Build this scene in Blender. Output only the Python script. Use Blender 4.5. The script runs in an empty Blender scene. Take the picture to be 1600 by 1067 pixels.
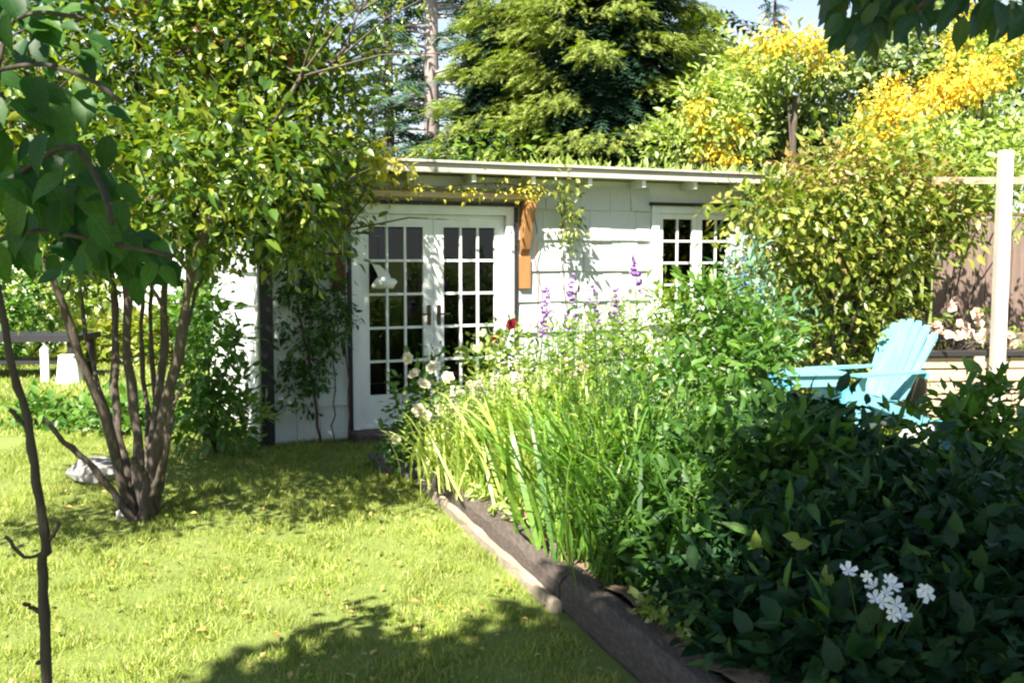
import bpy, math, random
import numpy as np
from mathutils import Vector, Matrix
rng = np.random.default_rng(11); random.seed(5)
C = bpy.context.scene.collection; SC = bpy.context.scene
R = math.radians
# ---------------------------------------------------------------- camera, sky, sun, exposure
PITCH = R(4.77); CAMH = 1.6; FPX = 1600.0
cam_d = bpy.data.cameras.new('camera'); cam = bpy.data.objects.new('camera', cam_d); C.objects.link(cam)
cam_d.sensor_width = 36; cam_d.lens = 36; cam_d.clip_end = 2000; cam_d.clip_start = 0.05
cam.location = (0, 0, CAMH); cam.rotation_euler = (R(90) - PITCH, 0, 0); SC.camera = cam
SUN_EL = R(50); LH = Vector((0.35, 0.937)).normalized()
TRAVEL = Vector((LH.x*math.cos(SUN_EL), LH.y*math.cos(SUN_EL), -math.sin(SUN_EL)))
w = bpy.data.worlds.new('World'); SC.world = w; w.use_nodes = True
nt = w.node_tree; bg = nt.nodes['Background']
sky = nt.nodes.new('ShaderNodeTexSky'); sky.sky_type = 'NISHITA'; sky.sun_disc = False
sky.sun_elevation = SUN_EL; sky.sun_rotation = math.atan2(-LH.x, -LH.y) % (2*math.pi)
sky.air_density = 1.0; sky.dust_density = 0.8; sky.ozone_density = 1.0
tcw = nt.nodes.new('ShaderNodeTexCoord'); sep = nt.nodes.new('ShaderNodeSeparateXYZ'); nt.links.new(tcw.outputs['Generated'], sep.inputs[0])
mr = nt.nodes.new('ShaderNodeMapRange'); mr.interpolation_type = 'SMOOTHSTEP'   # pale summer haze low in the sky, all the way round
for i_, v_ in enumerate((0.02, 0.40, 0.85, 0.0)): mr.inputs[i_+1].default_value = v_
nt.links.new(sep.outputs['Z'], mr.inputs[0])
mxw = nt.nodes.new('ShaderNodeMix'); mxw.data_type = 'RGBA'; nt.links.new(mr.outputs[0], mxw.inputs[0]); nt.links.new(sky.outputs[0], mxw.inputs[6]); mxw.inputs[7].default_value = (5.2, 5.6, 5.8, 1)
nt.links.new(mxw.outputs[2], bg.inputs[0]); bg.inputs[1].default_value = 0.05
sl = bpy.data.lights.new('sun', 'SUN'); sl.energy = 5.0; sl.angle = R(0.53); sl.color = (1.0, 0.94, 0.84)
so = bpy.data.objects.new('sun', sl); C.objects.link(so); so.location = (-5, -10, 20)
so.rotation_euler = TRAVEL.to_track_quat('-Z', 'Y').to_euler()
SC.view_settings.view_transform = 'Standard'; SC.view_settings.look = 'None'
SC.view_settings.exposure = 2.1; SC.view_settings.gamma = 1.0; SC.view_settings.use_curve_mapping = False
SC.render.engine = 'CYCLES'; SC.cycles.use_denoising = True
SC.cycles.max_bounces = 8; SC.cycles.transparent_max_bounces = 12; SC.cycles.diffuse_bounces = 3
SC.cycles.filter_width = 2.2

# ---------------------------------------------------------------- helpers
def at(px, py, Y):
    """point seen at pixel (px,py) of the photograph, Y metres in front of the camera"""
    dx = (px-800)/FPX; dy = -(py-533.5)/FPX
    v = Vector((dx, math.cos(PITCH)+dy*math.sin(PITCH), -math.sin(PITCH)+dy*math.cos(PITCH)))
    return Vector((0, 0, CAMH)) + v*(Y/v.y)
def project(P):
    P = np.asarray(P, float); y = P[:, 1]*math.cos(PITCH) - (P[:, 2]-CAMH)*math.sin(PITCH)
    u = P[:, 1]*math.sin(PITCH) + (P[:, 2]-CAMH)*math.cos(PITCH)
    return 800+FPX*P[:, 0]/y, 533.5-FPX*u/y, y
def nrm(a): return a/np.maximum(np.linalg.norm(a, axis=-1, keepdims=True), 1e-9)
def frames(d, up):
    y = nrm(d); x = nrm(np.cross(y, up)); z = np.cross(x, y)
    return np.stack([x, y, z], axis=-1)
def np_mesh(name, V, F, smooth=False, uv=None):
    me = bpy.data.meshes.new(name); V = np.asarray(V, np.float32); F = np.asarray(F, np.int32)
    k = F.shape[1]; me.vertices.add(len(V)); me.vertices.foreach_set('co', V.ravel())
    me.loops.add(F.size); me.loops.foreach_set('vertex_index', F.ravel())
    me.polygons.add(len(F)); me.polygons.foreach_set('loop_start', np.arange(0, F.size, k, dtype=np.int32))
    if smooth: me.polygons.foreach_set('use_smooth', np.ones(len(F), bool))
    me.update(calc_edges=True)
    if uv is not None:
        l = me.uv_layers.new(name='leaf'); l.data.foreach_set('uv', np.asarray(uv, np.float32)[F.ravel()].ravel())
    return me
def stamp(tv, tf, M, S, P):
    tv = np.asarray(tv, float); tf = np.asarray(tf, int)
    V = np.einsum('nij,kj->nki', M, tv)*np.asarray(S).reshape(-1, 1, 1) + P[:, None, :]
    F = tf[None] + (np.arange(len(P))*len(tv))[:, None, None]
    return V.reshape(-1, 3), F.reshape(-1, 3)
def obj(name, me, mat=None, parent=None, loc=None):
    o = bpy.data.objects.new(name, me); C.objects.link(o)
    if mat and me and not me.materials: me.materials.append(mat)
    if parent: o.parent = parent
    if loc is not None: o.location = loc
    return o
def tag(o, label=None, cat=None, group=None, kind=None):
    for k, v in (('label', label), ('category', cat), ('group', group), ('kind', kind)):
        if v: o[k] = v
    return o
def thing(name, label, cat, loc=(0, 0, 0), rz=0, group=None):
    o = bpy.data.objects.new(name, None); C.objects.link(o); o.location = loc; o.rotation_euler = (0, 0, rz)
    o.empty_display_size = 0.1
    return tag(o, label, cat, group)
class MB:
    def __init__(s): s.v = []; s.f = []
    def add(s, v, f):
        n = len(s.v); s.v += [tuple(p) for p in v]; s.f += [tuple(n+i for i in q) for q in f]
    def box(s, x0, x1, y0, y1, z0, z1):
        s.add([(x0,y0,z0),(x1,y0,z0),(x1,y1,z0),(x0,y1,z0),(x0,y0,z1),(x1,y0,z1),(x1,y1,z1),(x0,y1,z1)],
              [(0,3,2,1),(4,5,6,7),(0,1,5,4),(1,2,6,5),(2,3,7,6),(3,0,4,7)]); return s
    def prism(s, pts, ax, a, b):
        """polygon pts (2D) extruded along axis ax from a to b"""
        n = len(pts)
        def mk(p, t): return {'x': (t, p[0], p[1]), 'y': (p[0], t, p[1]), 'z': (p[0], p[1], t)}[ax]
        s.add([mk(p, a) for p in pts]+[mk(p, b) for p in pts],
              [tuple(range(n))[::-1], tuple(range(n, 2*n))]+[(i, (i+1) % n, n+(i+1) % n, n+i) for i in range(n)]); return s
    def tube(s, pts, radii, seg=6, cap=True):
        pts = [Vector(p) for p in pts]; n = len(pts)
        if not hasattr(radii, '__len__'): radii = [radii]*n
        ref = Vector((0.3, 0.9, 0.31)); rings = []
        for i, p in enumerate(pts):
            t = (pts[min(i+1, n-1)]-pts[max(i-1, 0)]).normalized()
            a = t.cross(ref)
            if a.length < 1e-3: a = t.cross(Vector((1, 0, 0)))
            a.normalize(); b = t.cross(a)
            rings += [p + (a*math.cos(2*math.pi*k/seg)+b*math.sin(2*math.pi*k/seg))*radii[i] for k in range(seg)]
        F = [(i*seg+k, i*seg+(k+1) % seg, (i+1)*seg+(k+1) % seg, (i+1)*seg+k) for i in range(n-1) for k in range(seg)]
        if cap: F += [tuple(range(seg))[::-1], tuple((n-1)*seg+k for k in range(seg))]
        s.add(rings, F); return s
    def lathe(s, prof, seg=14, c=(0, 0)):
        n = len(prof)
        s.add([(c[0]+r*math.cos(2*math.pi*k/seg), c[1]+r*math.sin(2*math.pi*k/seg), z) for r, z in prof for k in range(seg)],
              [(i*seg+k, i*seg+(k+1) % seg, (i+1)*seg+(k+1) % seg, (i+1)*seg+k) for i in range(n-1) for k in range(seg)]
              + [tuple(range(seg))[::-1], tuple((n-1)*seg+k for k in range(seg))]); return s
    def mesh(s, name, bevel=0, smooth=False):
        me = bpy.data.meshes.new(name); me.from_pydata(s.v, [], s.f)
        if bevel:
            import bmesh
            bm = bmesh.new(); bm.from_mesh(me)
            bmesh.ops.bevel(bm, geom=list(bm.edges), offset=bevel, segments=1, affect='EDGES', clamp_overlap=True)
            bm.to_mesh(me); bm.free()
        if smooth: me.polygons.foreach_set('use_smooth', [True]*len(me.polygons))
        me.update(); return me
    def build(s, name, mat, parent=None, loc=None, bevel=0, smooth=False):
        return obj(name, s.mesh(name, bevel, smooth), mat, parent, loc)

# ---------------------------------------------------------------- materials
def newmat(name):
    m = bpy.data.materials.new(name); m.use_nodes = True; nt = m.node_tree
    return m, nt, nt.nodes['Principled BSDF'], nt.nodes['Material Output']
def ramp(nt, cols, fac=None):
    r = nt.nodes.new('ShaderNodeValToRGB'); e = r.color_ramp.elements
    while len(e) < len(cols): e.new(0.5)
    for i, c in enumerate(cols): e[i].position = i/(len(cols)-1); e[i].color = (*c, 1)
    if fac is not None: nt.links.new(fac, r.inputs[0])
    return r.outputs[0]
def mathn(nt, op, a, b):
    n = nt.nodes.new('ShaderNodeMath'); n.operation = op
    for i, x in enumerate((a, b)):
        if isinstance(x, (int, float)): n.inputs[i].default_value = x
        else: nt.links.new(x, n.inputs[i])
    return n.outputs[0]
def noise(nt, scale, detail=4, rough=.6, coord='Object', stretch=None):
    tc = nt.nodes.new('ShaderNodeTexCoord'); n = nt.nodes.new('ShaderNodeTexNoise')
    n.inputs['Scale'].default_value = scale; n.inputs['Detail'].default_value = detail; n.inputs['Roughness'].default_value = rough
    if stretch:
        mp = nt.nodes.new('ShaderNodeMapping'); mp.inputs['Scale'].default_value = stretch
        nt.links.new(tc.outputs[coord], mp.inputs[0]); nt.links.new(mp.outputs[0], n.inputs[0])
    else: nt.links.new(tc.outputs[coord], n.inputs[0])
    return n.outputs[0]
def leafmat(name, cols, trans=.35, rough=.42, spec=.5, tint=(1.5, 1.7, .5), nsc=9, veins=True):
    m, nt, p, out = newmat(name)
    g = nt.nodes.new('ShaderNodeNewGeometry'); oi = nt.nodes.new('ShaderNodeObjectInfo')
    f = mathn(nt, 'FRACT', mathn(nt, 'ADD', g.outputs['Random Per Island'], oi.outputs['Random']), 0)
    col = ramp(nt, cols, f)
    nz = noise(nt, nsc, 3, .6); mm = nt.nodes.new('ShaderNodeMix'); mm.data_type = 'RGBA'; mm.blend_type = 'MULTIPLY'; mm.inputs[0].default_value = 1
    nt.links.new(col, mm.inputs[6]); nt.links.new(ramp(nt, [(.55,.55,.5),(1.0,1.0,1.0),(1.35,1.3,1.2)], nz), mm.inputs[7]); col = mm.outputs[2]
    if veins:
        uvn = nt.nodes.new('ShaderNodeUVMap'); sp_ = nt.nodes.new('ShaderNodeSeparateXYZ'); nt.links.new(uvn.outputs[0], sp_.inputs[0])
        au = mathn(nt, 'ABSOLUTE', sp_.outputs[0], 0); rib = mathn(nt, 'LESS_THAN', au, .014)
        vn = mathn(nt, 'GREATER_THAN', mathn(nt, 'SINE', mathn(nt, 'MULTIPLY', mathn(nt, 'SUBTRACT', sp_.outputs[1], mathn(nt, 'MULTIPLY', au, .9)), 58), 0), .93)
        vv = mathn(nt, 'MINIMUM', mathn(nt, 'ADD', mathn(nt, 'MULTIPLY', rib, .4), mathn(nt, 'MULTIPLY', vn, .35)), 1)
        m2 = nt.nodes.new('ShaderNodeMix'); m2.data_type = 'RGBA'; m2.blend_type = 'MULTIPLY'; nt.links.new(vv, m2.inputs[0]); nt.links.new(col, m2.inputs[6]); m2.inputs[7].default_value = (2.2, 1.9, 1.8, 1); col = m2.outputs[2]
    nt.links.new(col, p.inputs['Base Color'])
    p.inputs['Roughness'].default_value = rough; p.inputs['Specular IOR Level'].default_value = spec
    tr = nt.nodes.new('ShaderNodeBsdfTranslucent'); mx = nt.nodes.new('ShaderNodeMixShader'); mx.inputs[0].default_value = trans
    mul = nt.nodes.new('ShaderNodeMix'); mul.data_type = 'RGBA'; mul.blend_type = 'MULTIPLY'; mul.inputs[0].default_value = 1
    nt.links.new(col, mul.inputs[6]); mul.inputs[7].default_value = (*tint, 1)
    nt.links.new(mul.outputs[2], tr.inputs[0]); nt.links.new(p.outputs[0], mx.inputs[1]); nt.links.new(tr.outputs[0], mx.inputs[2])
    nt.links.new(mx.outputs[0], out.inputs[0]); return m
def surf(name, cols, scale=6, rough=.8, bump=.3, bscale=None, stretch=None, detail=6, spec=.3, dist=.01):
    m, nt, p, out = newmat(name)
    n = noise(nt, scale, detail, .65, stretch=stretch); nt.links.new(ramp(nt, cols, n), p.inputs['Base Color'])
    p.inputs['Roughness'].default_value = rough; p.inputs['Specular IOR Level'].default_value = spec
    if bump:
        b = nt.nodes.new('ShaderNodeBump'); b.inputs['Strength'].default_value = bump; b.inputs['Distance'].default_value = dist
        nt.links.new(noise(nt, bscale or scale*4, 4, .6, stretch=stretch), b.inputs['Height']); nt.links.new(b.outputs[0], p.inputs['Normal'])
    return m
def petal(name, cols, trans=.3): return leafmat(name, cols, trans, .6, .2, (1, 1, 1), veins=False)
def rampmid(a, b): return [a, tuple((x+y)/2 for x, y in zip(a, b)), b]

M = {}
M['lawn'] = surf('lawn_soil', [(.07,.10,.018),(.125,.16,.035),(.19,.21,.06)], 1.2, .95, .5, 60, detail=8)
M['blade'] = leafmat('grass_blade', [(.125,.185,.018),(.20,.265,.035),(.275,.325,.07),(.36,.36,.13)], .25, .5, .3, (1.3,1.4,.5), 1.6, False)
M['soil'] = surf('bed_soil', [(.05,.035,.022),(.16,.11,.07),(.34,.26,.17)], 14, .95, .9, 60, detail=9)
M['white'] = surf('white_paint', [(.50,.51,.49),(.72,.73,.71),(.80,.80,.79)], 6, .6, .3, 40, stretch=(1,1,.4))
M['cream'] = surf('cream_paint', [(.38,.34,.29),(.56,.52,.46),(.66,.63,.57)], 5, .7, .4, 30, stretch=(3,3,.5))
M['shake'] = surf('white_shake', [(.38,.39,.37),(.66,.68,.66),(.80,.80,.79)], 4, .75, 1.0, 18, stretch=(14, 1, 1), dist=.006)
M['trim_dark'] = surf('dark_trim', [(.012,.012,.016),(.03,.028,.03)], 8, .5, .1)
M['cedar'] = surf('cedar_wood', [(.14,.06,.02),(.28,.13,.045),(.38,.20,.08)], 6, .7, .4, stretch=(1, 1, .15))
M['brown'] = surf('brown_wood', [(.07,.03,.015),(.14,.06,.03)], 8, .7, .4, stretch=(1, 1, .2))
M['roof'] = surf('mossy_roof', [(.10,.10,.08),(.16,.17,.08),(.22,.24,.07)], 7, .95, .8, 40)
M['fascia'] = surf('weathered_fascia', [(.20,.18,.14),(.42,.39,.33),(.60,.57,.50)], 5, .8, .3, stretch=(.3, 1, 4))
M['interior'] = surf('dark_interior', [(.05,.045,.04),(.09,.08,.07)], 3, .9, 0)
M['timber'] = surf('weathered_timber', [(.03,.024,.02),(.12,.095,.08),(.27,.23,.20)], 9, .9, 1.0, 30, stretch=(7, .9, 7), dist=.02, detail=9)
M['timber_pale'] = surf('pale_timber', [(.10,.08,.055),(.28,.23,.17),(.46,.40,.31)], 6, .85, .7, 20, stretch=(7, .6, 7))
M['planter'] = surf('planter_timber', [(.28,.20,.13),(.48,.36,.24),(.60,.48,.34)], 4, .85, .6, 20, stretch=(.6, 3, 7))
M['fence'] = surf('fence_board', [(.06,.04,.032),(.15,.105,.085),(.27,.21,.18)], 4, .85, .5, 20, stretch=(6, 6, .5))
M['bark'] = surf('grey_bark', [(.035,.028,.02),(.075,.058,.045),(.24,.21,.18)], 14, .9, .9, 30, stretch=(3, 3, .6), dist=.01)
M['bark_dark'] = surf('dark_bark', [(.012,.01,.008),(.05,.04,.03),(.11,.09,.07)], 9, .9, .9, 40, stretch=(3, 3, .6))
M['bark_pale'] = surf('pale_bark', [(.15,.12,.11),(.30,.25,.24),(.42,.36,.33)], 4, .9, .6)
M['stem'] = surf('green_stem', [(.03,.06,.015),(.06,.10,.025)], 10, .6, 0)
M['rock'] = surf('grey_rock', [(.12,.11,.10),(.28,.26,.24),(.42,.40,.37)], 5, .9, .8, 18)
M['rock_dark'] = surf('dark_rock', [(.03,.028,.026),(.10,.09,.085),(.2,.18,.17)], 6, .9, .8, 18)
M['rock_white'] = surf('white_rock', [(.55,.52,.5),(.75,.72,.71)], 5, .9, .6, 18)
M['aqua'] = surf('aqua_paint', [(.08,.25,.31),(.14,.35,.42),(.24,.43,.49)], 5, .5, .25, 30, stretch=(1, 1, .3))
M['blue'] = surf('blue_paint', [(.06,.30,.45),(.10,.40,.55)], 5, .5, .2)
M['metal'] = surf('dark_metal', [(.01,.011,.012),(.03,.03,.03)], 5, .4, 0)
M['brass'] = newmat('handle_metal')[0]; bp = M['brass'].node_tree.nodes['Principled BSDF']
bp.inputs['Base Color'].default_value = (.12,.09,.06,1); bp.inputs['Metallic'].default_value = 1; bp.inputs['Roughness'].default_value = .35
M['terracotta'] = surf('terracotta', [(.30,.13,.08),(.42,.20,.12)], 6, .85, .2)
M['house'] = surf('house_render', [(.55,.53,.50),(.75,.73,.70)], 2, .8, .1)
M['houseroof'] = surf('house_roof', [(.10,.09,.09),(.16,.14,.13)], 4, .9, .3)
m, nt_, p_, out_ = newmat('window_glass')
tb = nt_.nodes.new('ShaderNodeBsdfTransparent'); tb.inputs[0].default_value = (.72,.76,.74,1)
gb = nt_.nodes.new('ShaderNodeBsdfGlossy'); gb.inputs['Roughness'].default_value = .02
fr = nt_.nodes.new('ShaderNodeFresnel'); fr.inputs[0].default_value = 1.4
mx = nt_.nodes.new('ShaderNodeMixShader'); nt_.links.new(fr.outputs[0], mx.inputs[0]); nt_.links.new(tb.outputs[0], mx.inputs[1]); nt_.links.new(gb.outputs[0], mx.inputs[2])
nt_.links.new(mx.outputs[0], out_.inputs[0]); M['glass'] = m
# leaves
M['litter'] = leafmat('litter', [(.12,.20,.03),(.30,.26,.08),(.22,.13,.05),(.10,.17,.03)], .2)
M['lf_tree'] = leafmat('tree_leaf', [(.025,.065,.010),(.055,.115,.012),(.11,.17,.015),(.22,.25,.035)], .35, .30, .7, (1.6,1.6,.4))
M['lf_tree_red'] = leafmat('tree_leaf_red', [(.20,.07,.03),(.30,.14,.05)], .4)
M['lf_big'] = leafmat('sapling_leaf', [(.010,.042,.008),(.022,.07,.010),(.05,.12,.016)], .4, .5, .35, (1.2,1.8,.5))
M['lf_over'] = leafmat('overhang_leaf', [(.012,.045,.012),(.025,.07,.015)], .25)
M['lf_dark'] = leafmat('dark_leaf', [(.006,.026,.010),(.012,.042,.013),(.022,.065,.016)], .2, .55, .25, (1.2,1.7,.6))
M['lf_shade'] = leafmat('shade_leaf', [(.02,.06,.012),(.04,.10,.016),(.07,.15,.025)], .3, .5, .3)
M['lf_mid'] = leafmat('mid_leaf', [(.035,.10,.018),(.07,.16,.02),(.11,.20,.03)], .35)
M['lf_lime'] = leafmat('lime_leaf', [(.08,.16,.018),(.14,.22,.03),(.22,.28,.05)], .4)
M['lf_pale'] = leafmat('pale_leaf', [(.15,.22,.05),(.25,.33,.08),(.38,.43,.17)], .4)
M['lf_bg'] = leafmat('background_leaf', [(.035,.075,.02),(.09,.14,.04),(.17,.22,.08),(.26,.31,.13)], .22)
M['lf_olive'] = leafmat('olive_leaf', [(.045,.085,.010),(.11,.16,.018),(.19,.22,.035),(.30,.29,.07)], .35)
M['lf_rust'] = leafmat('rusty_leaf', [(.15,.12,.03),(.26,.18,.06),(.34,.24,.11)], .35)
M['lf_blue'] = leafmat('blue_green_leaf', [(.06,.15,.09),(.11,.22,.14),(.18,.30,.22)], .3)
M['lf_yellow'] = leafmat('yellow_leaf', [(.30,.32,.04),(.45,.42,.06),(.5,.38,.05)], .4)
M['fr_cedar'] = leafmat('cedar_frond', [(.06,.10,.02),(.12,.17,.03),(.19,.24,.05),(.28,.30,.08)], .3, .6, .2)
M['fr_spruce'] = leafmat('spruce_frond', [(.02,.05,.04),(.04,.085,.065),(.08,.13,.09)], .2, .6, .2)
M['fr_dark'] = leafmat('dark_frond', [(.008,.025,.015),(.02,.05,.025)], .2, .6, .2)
M['p_yellow'] = petal('yellow_petal', [(.64,.40,.02),(.76,.54,.04),(.80,.66,.14)])
M['p_cream'] = petal('cream_petal', [(.75,.68,.50),(.85,.80,.66)])
M['p_pink'] = petal('pink_petal', [(.78,.52,.45),(.82,.66,.58)])
M['p_purple'] = petal('purple_petal', [(.38,.20,.52),(.55,.36,.66)])
M['p_crimson'] = petal('crimson_petal', [(.10,.008,.012),(.18,.015,.02)])
M['p_white'] = petal('white_petal', [(.70,.76,.82),(.82,.86,.88)])
M['p_blue'] = petal('blue_petal', [(.10,.25,.62),(.25,.42,.70)])
M['lf_vineY'] = leafmat('golden_vine_leaf', [(.35,.33,.03),(.50,.45,.06),(.28,.30,.04)], .4)

# ---------------------------------------------------------------- leaf templates (length 1 along y)
def t_leaf(wd=.5, fold=.10, droop=.12):
    h = wd/2
    return ([(0,0,0),(-h*.85,.28,fold),(-h*.8,.62,fold*.6-droop*.3),(0,1,-droop),(h*.8,.62,fold*.6-droop*.3),(h*.85,.28,fold),(0,.45,0)],
            [(0,6,1),(1,6,2),(2,6,3),(3,6,4),(4,6,5),(5,6,0)])
def t_small(wd=.5, fold=.1): 
    h = wd/2
    return ([(0,0,0),(-h,.45,fold),(0,1,-.08),(h,.45,fold)], [(0,2,1),(0,3,2)])
def t_lobed():
    """broad toothed maple-like leaf"""
    pts = [(0,0),(-.16,.10),(-.42,.14),(-.36,.30),(-.52,.46),(-.30,.52),(-.30,.72),(-.12,.74),(0,1),(.12,.74),(.30,.72),(.30,.52),(.52,.46),(.36,.30),(.42,.14),(.16,.10)]
    v = [(x, y, .25*abs(x)-.18*y*y) for x, y in pts]+[(0, .42, -.03)]
    n = len(pts); return v, [(i, n, (i+1) % n) for i in range(n)][::-1]
def t_blade(wd=.026, seg=4, bend=.5):
    v = []; f = []
    for i in range(seg+1):
        t = i/seg; a = bend*t*t; y = t*math.cos(a*.9); z = -bend*t*t*.6
        h = wd/2*(1-t**2.2)*(.6+.4*min(1, t*4))
        v += [(-h, y, z+.012), (h, y, z+.012)]
    for i in range(seg):
        a = 2*i; f += [(a, a+2, a+1), (a+1, a+2, a+3)]
    return v, f
def t_frond():
    v = [(0,0,0),(0,1,-.15)]; f = []
    for i, t in enumerate((.08,.26,.44,.62,.80)):
        L = .34*(1-t*.75)
        for s in (-1, 1):
            k = len(v); v += [(0,t,-.15*t*t),(s*L,t+.20,-.05-.15*t*t),(0,t+.14,-.15*(t+.1)**2)]
            f += [(k, k+1, k+2) if s < 0 else (k, k+2, k+1)]
    k = len(v); v += [(0,.75,-.1),(-.06,.9,-.12),(.06,.9,-.12)]; f += [(k, k+1, 1), (k, 1, k+2)]
    return v, f
def t_flower(n=5, cup=.25):
    v = [(0,0,0)]; f = []
    for i in range(n):
        a = 2*math.pi*i/n; b = 2*math.pi/n*.42
        k = len(v); v += [(.3*math.cos(a-b), .3*math.sin(a-b), cup*.4), (.5*math.cos(a-b*.5), .5*math.sin(a-b*.5), cup), (.5*math.cos(a+b*.5), .5*math.sin(a+b*.5), cup), (.3*math.cos(a+b), .3*math.sin(a+b), cup*.4)]
        f += [(0,k,k+1),(0,k+1,k+2),(0,k+2,k+3)]
    return v, f
def t_bloom():
    """layered rose bloom, about 1 across, facing +z"""
    v = []; f = []
    for ring, (r, n, up, ph) in enumerate(((.5,6,.12,0),(.36,5,.26,.4),(.22,4,.34,.9),(.10,3,.38,.2))):
        for i in range(n):
            a = 2*math.pi*i/n+ph; b = math.pi/n*1.15; k = len(v)
            v += [(0,0,.02*ring), (r*.8*math.cos(a-b), r*.8*math.sin(a-b), up*.75), (r*math.cos(a), r*math.sin(a), up), (r*.8*math.cos(a+b), r*.8*math.sin(a+b), up*.75)]
            f += [(k,k+1,k+2),(k,k+2,k+3)]
    return v, f
T_OVATE = ([(0,0,0),(-.17,.12,.05),(-.29,.34,.10),(-.24,.60,.04),(-.10,.84,-.05),(0,1,-.18),(.12,.82,-.02),(.25,.56,.08),(.27,.32,.12),(.18,.10,.06),(0,.3,.0),(0,.65,-.03)],[(0,10,1),(1,10,2),(2,10,3),(3,10,11),(3,11,4),(4,11,5),(5,11,6),(6,11,7),(7,11,10),(7,10,8),(8,10,9),(9,10,0)]); T_LEAF = t_leaf(); T_OVAL = t_leaf(.62, .12, .2); T_NARROW = t_leaf(.28, .05, .2); T_SMALL = t_small(); T_LOBED = t_lobed()
T_BLADE = t_blade(); T_WIDEBLADE = t_blade(.036, 5, .7); T_FROND = t_frond(); T_FLOWER = t_flower(); T_BLOOM = t_bloom()
_tm = {}
def tmesh(tpl, mat):
    k = (id(tpl), mat.name)
    if k not in _tm:
        me = np_mesh('leaf_shape', tpl[0], tpl[1], uv=np.asarray(tpl[0])[:, :2]); me.materials.append(mat); _tm[k] = me
    return _tm[k]
def place(parent, base, tpl, mat, P, D, U, S, name='leaf', rest='foliage', indiv=0, minpx=8):
    """leaves/petals at P pointing D: the largest-looking `indiv` as objects of their own, the rest joined as stuff"""
    P = np.asarray(P, float); S = np.broadcast_to(np.asarray(S, float), (len(P),)).copy()
    Mx = frames(np.asarray(D, float), np.asarray(U, float)); keep = np.ones(len(P), bool)
    base = np.asarray(base, float)
    if indiv:
        px, py, dep = project(P); sz = S*FPX/np.maximum(dep, .1)
        ok = (px > -20) & (px < 1620) & (py > -20) & (py < 1090) & (dep > .2) & (sz > minpx)
        score = np.where(ok, 1.0/np.maximum(dep, .2) + sz*.0005, -1)
        idx = np.argsort(-score)[:indiv]; idx = idx[score[idx] > 0]; keep[idx] = False
        me = tmesh(tpl, mat)
        for i in idx:
            o = bpy.data.objects.new(name, me); C.objects.link(o); o.parent = parent
            m4 = Matrix(Mx[i].tolist()).to_4x4(); m4 = m4 @ Matrix.Scale(float(S[i]), 4); m4.translation = Vector((P[i]-base).tolist())
            o.matrix_basis = m4
    if keep.any():
        V, F = stamp(tpl[0], tpl[1], Mx[keep], S[keep], P[keep]-base)
        o = obj(rest, np_mesh(rest, V, F, uv=np.tile(np.asarray(tpl[0])[:, :2], (int(keep.sum()), 1))), mat, parent); o['kind'] = 'stuff'; return o
def rdir(n): return nrm(rng.normal(size=(n, 3)))
def blob_points(blobs, n, shell=.45):
    """blobs: (x,y,z,rx,ry,rz); points biased to the shell, plus outward directions"""
    b = np.array(blobs, float); vol = (b[:, 3]*b[:, 4]*b[:, 5])**.67; k = rng.choice(len(b), n, p=vol/vol.sum())
    d = rdir(n); r = (shell+(1-shell)*rng.random(n))**.6*(.82+.3*rng.random(n))
    P = b[k, :3]+d*b[k, 3:6]*r[:, None]; return P, d
def sprigs(P, D, k, spread, size, gravity=.0, upbias=.9, jit=.42):
    n = len(P); t = rng.random((n, k)); side = rng.normal(size=(n, k, 3))
    tw = nrm(D+rng.normal(size=(n, 3))*.5+np.array([0, 0, -gravity]))
    pos = P[:, None]+tw[:, None]*(t[..., None]*spread)+side*spread*.16
    dr = nrm(tw[:, None]*.7+side*.75+np.array([0, 0, -gravity]))
    up = nrm(rng.normal(size=(n, k, 3))*.55+np.array([0, 0, upbias])+D[:, None]*.35)
    s = size*(1+jit*rng.normal(size=(n, k))).clip(.45, 1.8)
    return pos.reshape(-1, 3), dr.reshape(-1, 3), up.reshape(-1, 3), s.ravel()
def bush(name, label, cat, base, blobs, n, k, size, mat, tpl=T_LEAF, spread=.16, shell=.35, indiv=0, gravity=.1, stems=7, stemr=.012,
         bark='bark', group=None, extra=None, clipz=.03, kindof='foliage'):
    t = thing(name, label, cat, base, 0, group)
    P, D = blob_points(blobs, n, shell); P[:, 2] = np.maximum(P[:, 2], base[2]+clipz+.05*rng.random(n))
    pos, dr, up, s = sprigs(P, D, k, spread, size, gravity, jit=.5); pos[:, 2] = np.maximum(pos[:, 2], base[2]+.01)
    place(t, base, tpl, mat, pos, dr, up, s, rest=kindof, indiv=indiv)
    if extra:
        for (emat, frac, etpl, esz) in extra:
            ii = rng.choice(len(P), int(len(P)*frac), replace=False); a, b, c, e = sprigs(P[ii], D[ii], k, spread, esz, gravity)
            place(t, base, etpl, emat, a, b, c, e, rest=kindof, indiv=0)
    mb = MB(); b0 = Vector(base)
    for i in range(stems):
        j = rng.integers(len(P)); e = Vector(P[j])-b0; mid = e*.5+Vector((rng.normal()*.06, rng.normal()*.06, e.z*.12))
        o0 = Vector((rng.normal()*.05, rng.normal()*.05, -.02)); mb.tube([o0, mid, e], [stemr, stemr*.7, stemr*.25], 5)
    if stems: o = mb.build('branches' if stems > 1 else 'stem', M[bark], t, smooth=True); o.name = 'stem_cluster'; o['kind'] = 'stuff'
    return t, P, D

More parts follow.
